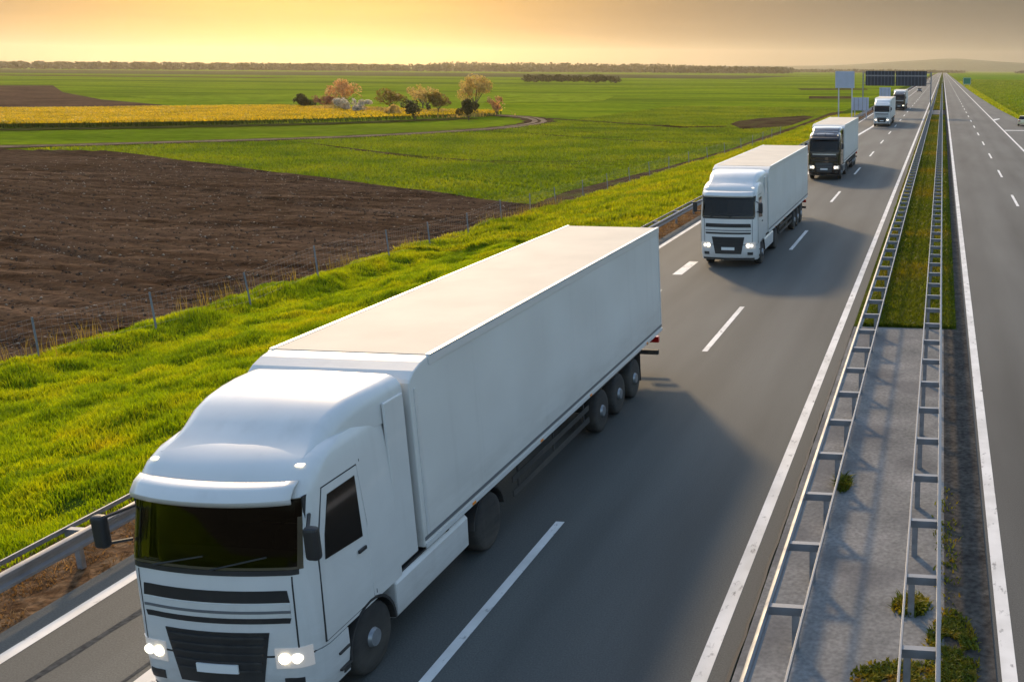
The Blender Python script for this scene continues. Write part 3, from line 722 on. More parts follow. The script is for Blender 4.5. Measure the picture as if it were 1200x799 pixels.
def make_truck(paint, label, dark=False):
    root = empty('articulated_truck'); tag(root, label, 'truck', 'trucks driving in line toward the camera')
    P = M[paint]
    # ---- cab
    lev = [1.02, 1.2, 1.5, 1.8, 2.0, 2.2, 2.5, 2.8, 3.02, 3.15, 3.22, 3.30, 3.36, 3.42, 3.47, 3.52]
    cab = loft(lev, 2.28, (2.2, 3.02, 1.12)).build('cab', P, root, smooth=True)
    bl = [.36, .42, .50, .60, .8, 1.0]
    bump = loft(bl, .86).build('bumper', P, root, smooth=True)
    front_patch(-1.14, 1.14, 2.16, 3.03, .008, 0, .03, nx=28, nz=8).build('windscreen', M['screen'], cab, smooth=True)
    m = MB(); m.box(-1.12, 1.12, 2.0, 2.02, 1.9, 3.1); m.box(-1.12, 1.12, .32, 2.0, 1.86, 1.88); m.box(-1.14, -1.12, .42, 2.0, 1.88, 3.05); m.box(1.12, 1.14, .42, 2.0, 1.88, 3.05); m.box(-1.1, 1.1, .55, 2.0, 3.06, 3.08)
    it = m.build('interior', M['lining'], cab)
    m = MB(); m.prism([(.30, 1.90), (.72, 1.90), (.76, 2.12), (.55, 2.24), (.30, 2.20)], -1.05, 1.05, 'x'); m.build('dashboard', M['grey_plastic'], cab, bevel=.04)
    for x in (-.58, .58):
        m = MB(); m.box(x-.25, x+.25, 1.10, 1.65, 1.95, 2.10); m.prism([(1.52, 2.1), (1.66, 2.1), (1.80, 2.72), (1.68, 2.74)], x-.24, x+.24, 'x'); m.prism([(1.68, 2.75), (1.78, 2.74), (1.82, 2.92), (1.72, 2.93)], x-.14, x+.14, 'x')
        m.build('seat', M['seat_cloth'], cab, bevel=.04)
    m = MB(); pr = [Vector((.58+.22*math.cos(t), .86+.12*math.sin(t), 2.27+.19*math.sin(t))) for t in np.linspace(0, 2*math.pi, 21)]
    for a_, b_ in zip(pr[:-1], pr[1:]): m.tube(a_, b_, .018, n=5)
    m.build('steering_wheel', M['black_plastic'], cab, smooth=True)
    m = MB(); m.box(-.98, -.2, .46, .47, 2.78, 2.96); m.box(.2, .98, .46, .47, 2.78, 2.96); m.build('sun_blind', M['lining'], cab)
    wf = MB()                                                     # rubber seal along the lower edge and wipers
    front_patch(-1.10, 1.10, 2.10, 2.165, .012, nx=28, nz=2, mb=wf)
    wf.build('cowl', M['black_plastic'], cab, smooth=True)
    wp = MB()
    for x0, x1 in ((-.75, -.05), (.05, .75)):
        a = (x0, front_y(2.18, x0)-.035, 2.18); b = (x1, front_y(2.34, x1)-.03, 2.34); wp.tube(a, b, .012, n=5)
    wp.build('wiper', M['black_plastic'], cab)
    # sun visor: a tinted shelf above the windscreen
    vz = [(3.00, .16), (3.06, .20), (3.16, .16), (3.22, .06)]
    V = []; nx = 16
    for z, d in vz:
        for i in range(nx+1):
            x = -1.06+2.12*i/nx; V.append((x, front_y(z, x)-d*(1-.35*(abs(x)/1.06)**3), z))
    F = [(k*(nx+1)+i, k*(nx+1)+i+1, (k+1)*(nx+1)+i+1, (k+1)*(nx+1)+i) for k in range(3) for i in range(nx)]
    v = MB().add(V, F).build('sun_visor', M['black_plastic'] if dark else P, cab, smooth=True)
    md = v.modifiers.new('solid', 'SOLIDIFY'); md.thickness = .02; md.offset = 1
    # grille: two dark slots with a pale bar between, and a big lower intake
    g = MB(); front_patch(-.98, .98, 1.74, 1.90, .006, .0, .02, nz=3, mb=g); front_patch(-.98, .98, 1.46, 1.53, .006, .02, .0, nz=2, mb=g)
    g = g.build('grille', M['black_plastic'], cab, smooth=True)
    fl = MB(); front_patch(-.98, .98, 1.545, 1.72, .010, nz=3, mb=fl); fl.build('grille_bar', M['dark_paint'] if dark else M['grey_plastic' if False else 'trailer_white'], g, smooth=True)
    if dark:
        st = MB(); front_patch(-.9, .9, 1.91, 1.99, .016, nz=2, mb=st); st.build('trim_bar', M['silver'], g, smooth=True)
    else:
        st = MB(); front_patch(-.98, .98, 1.60, 1.635, .018, nz=1, mb=st); st.build('trim_bar', M['grey_plastic'], g, smooth=True)
    lg = front_patch(-.70, .70, .62, 1.34, .010, .14, .0, nz=8).build('lower_grille', M['black_plastic'], bump, smooth=True)
    sl = MB()
    for k in range(5):
        z = .80+.115*k; hw = .52+.14*(z-.62)/.72; front_patch(-hw, hw, z, z+.03, .028, nz=1, depth=.025, mb=sl)
    sl.build('slat', M['grey_plastic'] if dark else M['chassis'], lg, smooth=True)
    pl = front_patch(-.28, .28, .79, .91, .045, nx=6, nz=1, depth=.02).build('licence_plate', M['plate'], bump)
    sm = MB(); front_patch(-1.16, 1.16, .995, 1.015, .003, nz=1, nx=30, mb=sm); sm.build('bumper_seam', M['black_plastic'], bump, smooth=True)
    lip = MB(); front_patch(-1.1, 1.1, .37, .45, .015, nz=1, nx=26, mb=lip); lip.build('front_lip', M['black_plastic'], bump, smooth=True)
    for s in (-1, 1):
        a, b = sorted((s*.74, s*1.15))
        hl = front_patch(a, b, .84, 1.12, .012, nx=12, nz=4).build('headlight', M['headlight'], bump, smooth=True)
        for xc, mt_ in ((.85, 'lamp_lit'), (1.0, 'lens')):
            yc = front_y(.98, xc); m = MB(); m.prism([(s*xc+.068*math.cos(t), .98+.068*math.sin(t)) for t in np.linspace(0, 2*math.pi, 17)[:-1]], yc-.035, yc+.02, 'y'); m.build('lamp', M[mt_], hl)
        a, b = sorted((s*.82, s*1.05))
        front_patch(a, b, .58, .70, .010, nx=8, nz=2).build('fog_light', M['black_plastic'], bump, smooth=True)
        # roof marker lamp
        xx = s*.98; yy = front_y(3.36, xx)
        m = MB(); m.box(xx-.05, xx+.05, yy-.04, yy+.04, 3.350, 3.375); m.build('marker_lamp', M['marker'], cab, bevel=.01)
        # door with window and handle
        d = side_patch(s, [(.40, 1.08), (1.52, 1.08), (1.54, 2.2), (1.50, 3.04), (.72, 3.04), (.46, 2.3)], .008).build('door', P, cab)
        side_patch(s, [(.56, 2.14), (1.40, 2.06), (1.42, 2.93), (.80, 2.93), (.62, 2.45)], .016).build('side_window', M['glass'], d)
        og = [(.385, 1.065), (1.535, 1.065), (1.558, 2.2), (1.517, 3.058), (.705, 3.058), (.443, 2.3)]
        side_patch(s, og, .002).build('door_seal', M['black_plastic'], d)
        front_patch(*sorted((s*1.02, s*1.035)), 1.06, 2.08, .004, nx=1, nz=10, depth=.02).build('corner_gap', M['black_plastic'], cab)
        for zz in (.50, .74): MB().box(*sorted((s*1.10, s*1.262)), .60, .84, zz, zz+.03).build('step_tread', M['chassis'], bump)
        m = MB(); m.box(*sorted((s*1.245, s*1.275)), 1.26, 1.44, 1.86, 1.91); m.build('handle', M['black_plastic'], d, bevel=.008)
        # air intake style panel line behind the door
        side_patch(s, [(1.60, 1.10), (1.615, 1.10), (1.60, 3.1), (1.585, 3.1)], .002).build('door_gap', M['black_plastic'], cab)
        # rear wing beside the gap
        m = MB(); m.box(*sorted((s*1.19, s*1.235)), 2.27, 2.80, 1.15, 3.66); m.build('side_wing', P, cab, bevel=.02)
        # mirror
        m = MB(); m.box(*sorted((s*1.31, s*1.49)), .06, .19, 2.36, 2.80); mo = m.build('mirror', M['black_plastic'] , cab, bevel=.05, seg=3)
        MB().tube((s*1.17, .46, 2.80), (s*1.36, .12, 2.76), .022, n=6).build('mirror_arm', M['black_plastic'], mo); MB().tube((s*1.2, .36, 2.38), (s*1.36, .12, 2.42), .022, n=6).build('mirror_arm', M['black_plastic'], mo)
        # wheel arch, steps, fuel tank fairing
        arch = [(1.42+.60*math.cos(t), .50+.60*math.sin(t)) for t in np.linspace(0, math.pi, 15)]
        arch += [(1.42+.56*math.cos(t), .50+.56*math.sin(t)) for t in np.linspace(math.pi, 0, 15)]
        m = MB(); m.prism(arch, *sorted((s*.86, s*1.252)), 'x'); m.build('wheel_arch', M['black_plastic'], root)
        m = MB(); m.box(*sorted((s*.9, s*1.225)), .70, .86, .40, .98); m.build('step', M['black_plastic'], bump, bevel=.02)
        ta = MB(); ta.prism([(s*1.16, .40), (s*1.22, .47), (s*1.235, .95), (s*1.18, 1.02), (s*.82, 1.02), (s*.82, .40)], 2.10, 4.42, 'y')
        ta = ta.build('tank_fairing', P if not dark else M['grey_plastic'], root, bevel=.03)
        m = MB(); m.box(*sorted((s*.86, s*1.2)), 2.16, 4.36, 1.022, 1.06); m.build('fairing_top', M['black_plastic'], ta, bevel=.01)
        wheel(root, 1.22, 1.42, s, front=True)
        wheel(root, 1.22, 5.22, s, dual=True)
        mg = [(5.22+.64*math.cos(t), .52+.62*math.sin(t)) for t in np.linspace(.15, math.pi-.15, 13)]
        mg += [(5.22+.61*math.cos(t), .52+.59*math.sin(t)) for t in np.linspace(math.pi-.15, .15, 13)]
        m = MB(); m.prism(mg, *sorted((s*.62, s*1.23)), 'x'); m.build('mudguard', M['black_plastic'], root)
    # roof deflector
    ys_ = [.78, .9, 1.05, 1.25, 1.5, 1.8, 2.1, 2.45, 2.84]; hs_ = [3.42, 3.47, 3.54, 3.66, 3.79, 3.87, 3.90, 3.91, 3.91]
    V = []; ncs = 13
    for y, h in zip(ys_, hs_):
        w = .98+.22*min(1, (y-.78)/1.6); rr = min(.22, h-3.40)
        sec = [(-w, 3.36)]+[(-w+rr-rr*math.cos(t), h-rr+rr*math.sin(t)) for t in np.linspace(0, math.pi/2, 5)]+[(0, h+.015)]
        sec += [(-x, z) for x, z in sec[-2::-1]]
        V += [(x, y, z) for x, z in sec]; ncs = len(sec)
    F = [(k*ncs+i, k*ncs+i+1, (k+1)*ncs+i+1, (k+1)*ncs+i) for k in range(len(ys_)-1) for i in range(ncs-1)]
    F += [tuple(range(ncs))[::-1], tuple(range((len(ys_)-1)*ncs, len(ys_)*ncs))]
    de = MB().add(V, F).build('roof_deflector', P, cab, smooth=True)
    if dark:
        m = MB(); m.tube((-1.0, .72, 3.62), (1.0, .72, 3.62), .03, n=8)
        for x in (-.7, 0, .7): m.tube((x, .72, 3.62), (x, .8, 3.42), .02, n=6)
        m.build('lamp_bar', M['silver'], cab, smooth=True)
    # ---- tractor chassis
    m = MB(); m.box(-.46, -.36, .7, 6.1, .74, 1.00); m.box(.36, .46, .7, 6.1, .74, 1.00); m.box(-.9, .9, .5, 2.2, .45, .95); m.box(-.8, .8, 2.0, 4.4, .5, .9); m.box(-.45, .45, 4.7, 5.7, 1.0, 1.1); m.tube((-1.1, 5.22, .52), (1.1, 5.22, .52), .1); m.tube((-1.1, 1.42, .52), (1.1, 1.42, .52), .08)
    m.build('chassis', M['chassis'], root)
    m = MB(); m.box(-1.0, 1.0, 2.3, 2.42, 1.1, 2.0); m.build('cab_back_wall', M['black_plastic'], root)
    # ---- trailer
    y0, y1, zb, zt, hw = 2.92, 16.5, 1.14, 4.0, 1.275
    prof = [(y0, zb), (y1, zb), (y1, zt), (y0+.62, zt), (y0+.40, zt-.035), (y0+.18, zt-.11), (y0+.04, zt-.20), (y0, zt-.25)]
    m = MB(); m.prism(prof, -hw, hw, 'x'); tr = m.build('trailer_box', M['trailer_white'], root, bevel=.018)
    m = MB(); m.box(-hw+.05, hw-.05, y0+.66, y1-.06, zt+.003, zt+.012)
    m.build('roof_skin', M['trailer_roof'], tr)
    m = MB()
    for s in (-1, 1):
        m.box(*sorted((s*(hw+.002), s*(hw+.016))), y0+.6, y1, zt-.13, zt-.01)
        m.box(*sorted((s*(hw-.05), s*(hw+.014))), y0+.64, y1, zt+.002, zt+.022)
    m.build('top_rail', M['alu'], tr)
    m = MB()
    for s in (-1, 1): m.box(*sorted((s*(hw+.002), s*(hw+.018))), y0+.02, y1, zb-.02, zb+.06)
    m.build('bottom_rail', M['alu'], tr)
    m = MB()
    for s in (-1, 1): m.box(*sorted((s*(hw+.001), s*(hw+.006))), y0+.02, y1, zb+.10, zb+.16)
    m.build('curtain_hem', M['grey_plastic'], tr)
    for s in (-1, 1):
        for yy, top in ((y1-.10, zt-.14), (y0+.10, zt-.36)): MB().box(*sorted((s*(hw+.001), s*(hw+.012))), yy, yy+.06, zb+.17, top).build('corner_post', M['alu'], tr)
    m = MB()
    m.box(-hw+.04, -.01, y1+.002, y1+.03, zb+.08, zt-.1); m.box(.01, hw-.04, y1+.002, y1+.03, zb+.08, zt-.1)
    dr = m.build('rear_door', M['trailer_white'], tr); m = MB()
    for x in (-.75, -.3, .3, .75): m.tube((x, y1+.05, zb+.1), (x, y1+.05, zt-.15), .018, n=6)
    m.build('lock_bar', M['alu'], dr)
    m = MB(); m.box(-.5, -.38, y0+.3, y1-.4, .86, 1.13); m.box(.38, .5, y0+.3, y1-.4, .86, 1.13)
    for k in range(12): yy = y0+.8+k*1.05; m.box(-hw+.06, hw-.06, yy, yy+.08, 1.02, 1.12)
    for ya in (11.3, 12.6, 13.9): m.tube((-1.1, ya, .50), (1.1, ya, .50), .08)
    m.build('trailer_frame', M['chassis'], root)
    for ya in (11.3, 12.6, 13.9):
        for s in (-1, 1): wheel(root, 1.24, ya, s, r=.50)
    for s in (-1, 1):
        m = MB(); m.box(*sorted((s*1.19, s*1.215)), 6.3, 10.5, .50, .62); m.box(*sorted((s*1.19, s*1.215)), 6.3, 10.5, .78, .90)
        for yy in (6.6, 8.4, 10.2): m.box(*sorted((s*1.16, s*1.188)), yy, yy+.06, .5, 1.1)
        m.build('side_guard', M['chassis'], root)
        m = MB(); m.box(*sorted((s*.75, s*.9)), 5.95, 6.12, .25, 1.1); m.box(*sorted((s*.70, s*.95)), 5.9, 6.17, .22, .26); m.build('landing_leg', M['chassis'], root)
        for yy in (4.5, 7.5, 10.4, 14.9): MB().box(*sorted((s*(hw+.019), s*(hw+.03))), yy, yy+.12, zb-.005, zb+.035).build('side_marker', M['amber'], tr)
        m = MB(); m.box(*sorted((s*.55, s*1.2)), 16.38, 16.5, .78, .95); m.build('tail_light', M['red_lens'], root, bevel=.01)
        m = MB(); m.box(*sorted((s*.85, s*1.22)), 14.5, 14.52, .25, 1.0); m.build('mud_flap', M['rubber'], root)
        m = MB(); m.box(*sorted((s*.86, s*1.245)), 10.75, 14.5, 1.04, 1.07); m.build('mudguard', M['black_plastic'], root)
    m = MB(); m.box(-1.2, 1.2, 16.3, 16.4, .45, .58); m.build('rear_bumper', M['chassis'], root, bevel=.01)
    m = MB(); m.prism([(-1.12+.0, .60), (1.12, .60), (1.12, 1.0), (-1.12, 1.0)], 9.3-1.0, 10.3-.9, 'y') if False else m.box(-.9, -.5, 7.0, 9.2, .55, 1.0); m.build('pallet_box', M['black_plastic'], root)
    return root

tx = -8.88
A = make_truck('white_paint', 'white tractor and long white trailer nearest the bottom edge, filling the near lane')
A.location = (tx, 10.6, 0)
B = copy_tree(A); B['label'] = 'white truck with dark windscreen directly behind the nearest one, on the shoulder side lane'
B.location = (-8.81, 42.05, 0)
Cc = make_truck('dark_paint', 'black cab truck with white box, third in line, nearer of the two black cabs', dark=True)
Cc.location = (-8.78, 78, 0)
D = copy_tree(A); D['label'] = 'small white truck just before the sign gantry, fourth in line'
D.location = (-8.83, 155, 0)
Eo = copy_tree(Cc); Eo['label'] = 'distant truck with black cab and pale box beyond the sign gantry'
Eo.location = (-8.9, 219, 0)

# ------------------------------------------------------------------ cars
def make_car(paint, label, loc, rz, lights=False):
    root = empty('car', loc, rz); tag(root, label, 'car')
    side = [(-2.1, .30), (-2.18, .55), (-2.12, .78), (-1.2, .92), (1.35, .98), (2.1, .94), (2.16, .6), (2.1, .30)]
    m = MB(); m.prism(side, -.86, .86, 'x'); body = m.build('body', M[paint], root, bevel=.09, seg=3)
    # greenhouse tapering inward
    lo = [(-1.15, .93), (1.75, .97)]; hi = [(-.45, 1.42), (1.15, 1.45)]
    V = [(-.80, lo[0][0], lo[0][1]), (.80, lo[0][0], lo[0][1]), (.80, lo[1][0], lo[1][1]), (-.80, lo[1][0], lo[1][1]), (-.62, hi[0][0], hi[0][1]), (.62, hi[0][0], hi[0][1]), (.62, hi[1][0], hi[1][1]), (-.62, hi[1][0], hi[1][1])]
    MB().add(V, [(0,3,2,1),(4,5,6,7),(0,1,5,4),(1,2,6,5),(2,3,7,6),(3,0,4,7)]).build('window', M['glass'], body, bevel=.04)
    MB().box(-.60, .60, hi[0][0]+.02, hi[1][0]-.02, 1.43, 1.475).build('roof', M[paint], body, bevel=.03)
    for x in (-.84, .84):
        for y in (-1.35, 1.35):
            m = MB(); s = 1 if x > 0 else -1
            m.lathe_x([(0, .18), (0, .28), (-s*.03, .31), (-s*.19, .31), (-s*.2, .2)], x+s*.02, y, .31, n=18); w = m.build('wheel', M['rubber'], root, smooth=True)
            m = MB(); m.lathe_x([(s*.004, .19), (-s*.01, .05), (-s*.05, .04)], x+s*.02, y, .31, n=14); m.build('rim', M['rim'], w)
    for x in (-.62, .62):
        MB().box(x-.17, x+.17, -2.20, -2.10, .60, .76).build('headlight', M['lamp_lit'] if lights else M['headlight'], body, bevel=.02)
        MB().box(x-.17, x+.17, 2.10, 2.19, .68, .84).build('tail_light', M['red_lens'], body, bevel=.02)
    return root
make_car('car_dark', 'tiny dark car far away in the lane behind the trucks, under the gantry', (-8.6, 405, 0), 0)
make_car('cream_paint', 'cream yellow car at the right edge on the exit lane', (12.75, 163.5, 0), R(174))

# ------------------------------------------------------------------ signs
def board_sign(name, label, x, y, z0, z1, w, mat, posts, ribs=0, zfoot=-.4, cat='road sign', rib_mat='galv_dull', brd=None, group=None, facing=-1):
    root = empty(name, (x, y, zfoot)); tag(root, label, cat, group)
    m = MB(); m.box(-w/2, w/2, -.03, .03, z0-zfoot, z1-zfoot); bd = m.build('panel', M[mat], root, bevel=.02)
    if ribs:
        m = MB()
        for k in range(ribs): xx = -w/2+w*(k+.5)/ribs; m.box(xx-.04, xx+.04, -.09, -.032, z0-zfoot+.05, z1-zfoot-.05)
        m.build('rib', M[rib_mat], bd)
    if brd:
        t = .12; m = MB(); a, b = -w/2+.12, w/2-.12; c, d = z0-zfoot+.12, z1-zfoot-.12
        m.box(a, b, -.04, -.033, c, c+t); m.box(a, b, -.04, -.033, d-t, d); m.box(a, a+t, -.04, -.033, c+t, d-t); m.box(b-t, b, -.04, -.033, c+t, d-t); m.build('border', M[brd], bd)
    for px in posts:
        m = MB(); m.tube((px, .12, -.6), (px, .12, z1-zfoot-.1), .09, n=10); m.build('pole', M['sign_back'], root, smooth=True)
    return root
board_sign('road_sign', 'large pale blue grey sign back on tall poles, left of the dark gantry', -14.85, 160, 5.45, 7.95, 2.95, 'sign_back', (-.95, 1.1), 0)
board_sign('road_sign', 'lower ribbed sign back standing in the grass below the large pale one', -13.95, 180, 1.35, 3.55, 2.85, 'sign_back', (-1.0, 1.0), 4)
board_sign('road_sign', 'small pale sign back under the gantry by the shoulder', -14.1, 260, 1.7, 3.95, 2.8, 'sign_back', (-.9, .9), 3)
board_sign('road_sign', 'green direction board on the right verge with a white border', 12.9, 560, .9, 4.4, 4.1, 'sign_green', (-1.3, 1.3), 0, brd='plate')
# gantry
gr = empty('sign_gantry', (-8.4, 190, 0)); tag(gr, 'dark sign gantry spanning the lanes above the distant trucks', 'gantry')
for (a, b) in ((-5.45, -.18), (.0, 5.55)):
    m = MB(); m.box(a, b, -.1, 0, 5.4, 8.0); pn = m.build('sign_panel', M['sign_dark'], gr, bevel=.02)
    m = MB()
    k = 0
    while a+.35+k*.62 < b: xx = a+.35+k*.62; m.box(xx-.05, xx+.05, -.2, -.102, 5.42, 7.98); k += 1
    m.build('rib', M['sign_mid'], pn)
    m = MB(); m.box(a, b, -.24, -.203, 7.05, 7.28); m.build('cross_bar', M['galv_dull'], pn)
m = MB()
for zz in (5.75, 7.6):
    for yy in (.12, .9): m.box(-5.75, 6.3, yy, yy+.1, zz, zz+.12)
for k in range(12):
    x0 = -5.7+k; m.tube((x0, .17, 5.8), (x0+1, .17, 7.66), .035, n=5); m.tube((x0, .95, 7.66), (x0+1, .95, 5.8), .035, n=5); m.tube((x0, .17, 7.66), (x0, .95, 7.66), .035, n=5)
m.build('truss', M['galv'], gr)
for x in (-5.95, 6.35):
    m = MB(); m.box(x-.11, x+.11, .40, .62, 0, 7.9); m.box(x-.35, x+.35, .15, .87, -.1, .12); m.build('column', M['galv_dull'], gr, bevel=.02)

# ------------------------------------------------------------------ trees
def leaves(name, centres, radii, n, size, mat, parent, seed=0, gapscale=1.1, gap=.34):
    r2 = np.random.default_rng(seed); nb = len(centres)
    C0 = np.array(centres); RR = np.array(radii)
    wgt = RR[:, 0]*RR[:, 1]*RR[:, 2]; idx = r2.choice(nb, n, p=wgt/wgt.sum())
    d = r2.normal(size=(n, 3)); d /= np.linalg.norm(d, axis=1)[:, None]
    rad = r2.uniform(.25, 1, n)**.5
    P = C0[idx]+d*rad[:, None]*RR[idx]
    # gaps
    g = gapscale; k = fbm(P[:, 0]*g+P[:, 2]*g*.7, P[:, 1]*g-P[:, 2]*g*.9, seed+3, 2) > gap; P = P[k]; n = len(P)
    a = r2.normal(size=(n, 3)); a /= np.linalg.norm(a, axis=1)[:, None]; b = np.cross(a, r2.normal(size=(n, 3))); b /= np.linalg.norm(b, axis=1)[:, None]
    s = size*r2.uniform(.5, 1.3, n)[:, None]
    V = np.stack([P-a*s*.5, P+b*s*.35, P+a*s*.5, P-b*s*.35], 1).reshape(-1, 3)
    F = np.arange(n)[:, None]*4+np.array([0, 1, 2, 3])
    return np_mesh(name, V, F, mat, parent)
def make_tree(name, label, x, y, h, w, mat, n, seed, z=FZ, trunk_h=None, cat='tree', size=.42, group='trees and bushes beside the yellow field'):
    r2 = random.Random(seed); root = empty(name, (x, y, z)); tag(root, label, cat, group)
    th = trunk_h if trunk_h is not None else h*.28
    m = MB(); tips = []
    m.tube((0, 0, -.2), (.05, 0, th), h*.028, h*.02, 7)
    nl = 7
    for k in range(nl):
        t = 2*math.pi*k/nl+r2.uniform(-.4, .4); q = (math.cos(t)*w*r2.uniform(.22, .38), math.sin(t)*w*r2.uniform(.22, .38), th+(h-th)*r2.uniform(.25, .8))
        m.tube((.05, 0, th*r2.uniform(.75, 1)), q, h*.013, h*.004, 5); tips.append(q)
        q2 = (q[0]*1.25, q[1]*1.25, q[2]+(h-th)*.14); m.tube(q, q2, h*.004, h*.002, 4)
    m.build('trunk', M['bark'], root)
    cs, rs = [(0, 0, th+(h-th)*.50)], [(w*.26, w*.26, (h-th)*.36)]
    for q in tips: cs.append(q); rr = r2.uniform(.12, .26); rs.append((w*rr, w*rr, (h-th)*rr*1.05))
    cs.append((r2.uniform(-.1, .1)*w, 0, h*.88)); rs.append((w*.17, w*.17, h*.12))
    leaves('crown', cs, rs, int(n*1.9), size*.8, mat, root, seed=seed, gapscale=.8, gap=.44)
    return root
LM = {
 'dark': leaf_mat('leaf_dark', [(.3, (.035, .036, .012)), (.7, (.085, .080, .024))], .8, trans=.3),
 'orange': leaf_mat('leaf_orange', [(.3, (.50, .30, .13)), (.7, (.68, .45, .22))], .8, trans=.45, tcol=(1.3, 1.0, .6)),
 'pink': leaf_mat('leaf_pink', [(.3, (.26, .12, .07)), (.7, (.36, .19, .12))], .8, trans=.4, tcol=(1.2, 1, .8)),
 'white': leaf_mat('leaf_white', [(.3, (.52, .46, .36)), (.7, (.68, .62, .5))], .8, trans=.35, tcol=(1.1, 1, .85)),
 'olive': leaf_mat('leaf_olive', [(.3, (.17, .13, .035)), (.7, (.28, .21, .06))], .8, trans=.4),
 'pale': leaf_mat('leaf_pale', [(.3, (.46, .34, .11)), (.7, (.60, .46, .18))], .8, trans=.45, tcol=(1.3, 1.1, .6)),
}
G = make_tree
G('bush', 'round dark bush standing alone at the left end of the tree group', -143.2, 222, 3.6, 4.9, LM['dark'], 1500, 1, trunk_h=.5, cat='bush')
G('blossom_tree', 'bright orange blossom tree, taller of the two toward the left of the group', -131.5, 219, 7.0, 7.8, LM['orange'], 2600, 2)
G('bush', 'dull pink bush leaning against the left side of the orange tree', -136.5, 219.5, 3.6, 5.4, LM['pink'], 1300, 3, trunk_h=.6, cat='bush')
G('blossom_bush', 'white blossoming bush in front of the orange tree', -123.2, 205, 3.4, 4.0, LM['white'], 1200, 4, trunk_h=.6, cat='bush')
G('blossom_bush', 'smaller whitish bush beside the olive brown tree', -117.6, 202, 3.1, 3.8, LM['white'], 1100, 5, trunk_h=.6, cat='bush')
G('tree', 'olive brown tree in the middle of the group', -117.0, 212, 5.4, 6.4, LM['olive'], 1900, 6)
G('bush', 'low yellowish bush on the field edge between white bushes and dark bush', -106.5, 193.5, 2.5, 3.6, LM['pale'], 900, 7, trunk_h=.4, cat='bush')
G('bush', 'dark round bush near the track, left one of the front pair', -96.6, 183, 3.7, 5.0, LM['dark'], 1600, 8, trunk_h=.5, cat='bush')
G('tree', 'pale yellow tree behind the dark front bush', -110, 214, 5.4, 6.2, LM['pale'], 1700, 9)
G('tree', 'olive tree left of the tall pale orange tree', -102, 203, 4.8, 5.8, LM['olive'], 1700, 10)
G('tree', 'pale loose tree between the two olive brown trees', -113, 218, 6.0, 5.6, LM['pale'], 1300, 13)
G('tall_tree', 'tall pale orange tree, highest of the group, near the bend in the track', -95.5, 206, 8.4, 8.2, LM['pale'], 3000, 11)
G('bush', 'dark bush at the foot of the tall pale orange tree', -88.6, 188, 3.9, 4.3, LM['dark'], 1500, 12, trunk_h=.5, cat='bush')
G('bush', 'small orange bush right of the tall tree beside the track bend', -90.6, 205, 4.2, 3.8, LM['orange'], 1000, 14, trunk_h=.5, cat='bush')
M['brush'] = leaf_mat('pale_brush', [(.3, (.30, .24, .07)), (.5, (.46, .34, .12)), (.75, (.30, .30, .06))], .25, trans=.5, tcol=(1.3, 1.1, .6))
n = 9000; t = rng.uniform(0, 1, n); X = -134+39*t+rng.normal(0, 2.2, n); Y = 216-13*t+rng.normal(0, 3.2, n); k = fbm(X*.16, Y*.16, 77) > .42; X, Y = X[k], Y[k]
blades('undergrowth', X, Y, np.full(len(X), FZ),   .4+1.9*np.clip(fbm(X*.25, Y*.25, 78)-.3, 0, 1), .28, M['brush'], lean=.6)
# far hedgerow of dark trees standing in the open field
LM['far'] = leaf_mat('leaf_far', [(.3, (.05, .048, .014)), (.7, (.10, .09, .024))], .05, trans=.25)
r3 = random.Random(4)
cs, rs = [], []
for k in range(26):
    t = k/25; cs.append((-31+62*t, r3.uniform(-3, 3), 2.6+r3.uniform(-.3, .5))); q = r3.uniform(2.0, 3.2); rs.append((q*1.2, q, 2.4*r3.uniform(.8, 1.15)))
hr = empty('hedgerow', (-245, 675, FZ)); tag(hr, 'long dark hedgerow standing alone in the far green field', 'hedge')
leaves('crown', cs, rs, 6500, 1.0, LM['far'], hr, seed=40)
m = MB()
for c in cs[::2]: m.tube((c[0], c[1], -.2), (c[0], c[1], 2.2), .18, .1, 5)
m.build('trunk', M['bark'], hr)
def treeline(name, pts, hmin, hmax, step, size, seed):
    r2 = np.random.default_rng(seed); P = np.array(pts, float); seg = np.hypot(*np.diff(P, axis=0).T); cum = np.r_[0, np.cumsum(seg)]
    s = np.arange(0, cum[-1], step); X = np.interp(s, cum, P[:, 0]); Y = np.interp(s, cum, P[:, 1])+r2.normal(0, 18, len(s))
    hh = hmin+(hmax-hmin)*(.6*fbm(s*.004, s*0, seed)+.4*fbm(s*.02, s*0+3, seed+1))
    cs = np.stack([X, Y, hh*.5], -1); rs = np.stack([np.full(len(s), step*1.6), np.full(len(s), 9.), hh*.55], -1)
    o = leaves(name, cs, rs, int(len(s)*90), size, LM['far'], None, seed=seed, gapscale=.12, gap=0); o.location = (0, 0, FZ); tag(o, kind='stuff'); return o
treeline('treeline', [(-2300, 1450), (-1500, 1750), (-1080, 1950), (-700, 2100), (-330, 2200)], 11.5, 15, 7, 4.2, 51)
treeline('treeline', [(-2400, 1560), (-1500, 1850), (-1080, 2050), (-700, 2200), (-330, 2300)], 11.5, 14.5, 6, 4.2, 57)
treeline('treeline', [(-1150, 2300), (-700, 2400), (-420, 2500)], 12, 22, 9, 5, 52)
treeline('treeline', [(-900, 3000), (-400, 3200), (60, 3400)], 6, 13, 14, 6, 53)
treeline('treeline', [(260, 3600), (900, 3300), (1600, 2800)], 5, 11, 14, 6, 54)
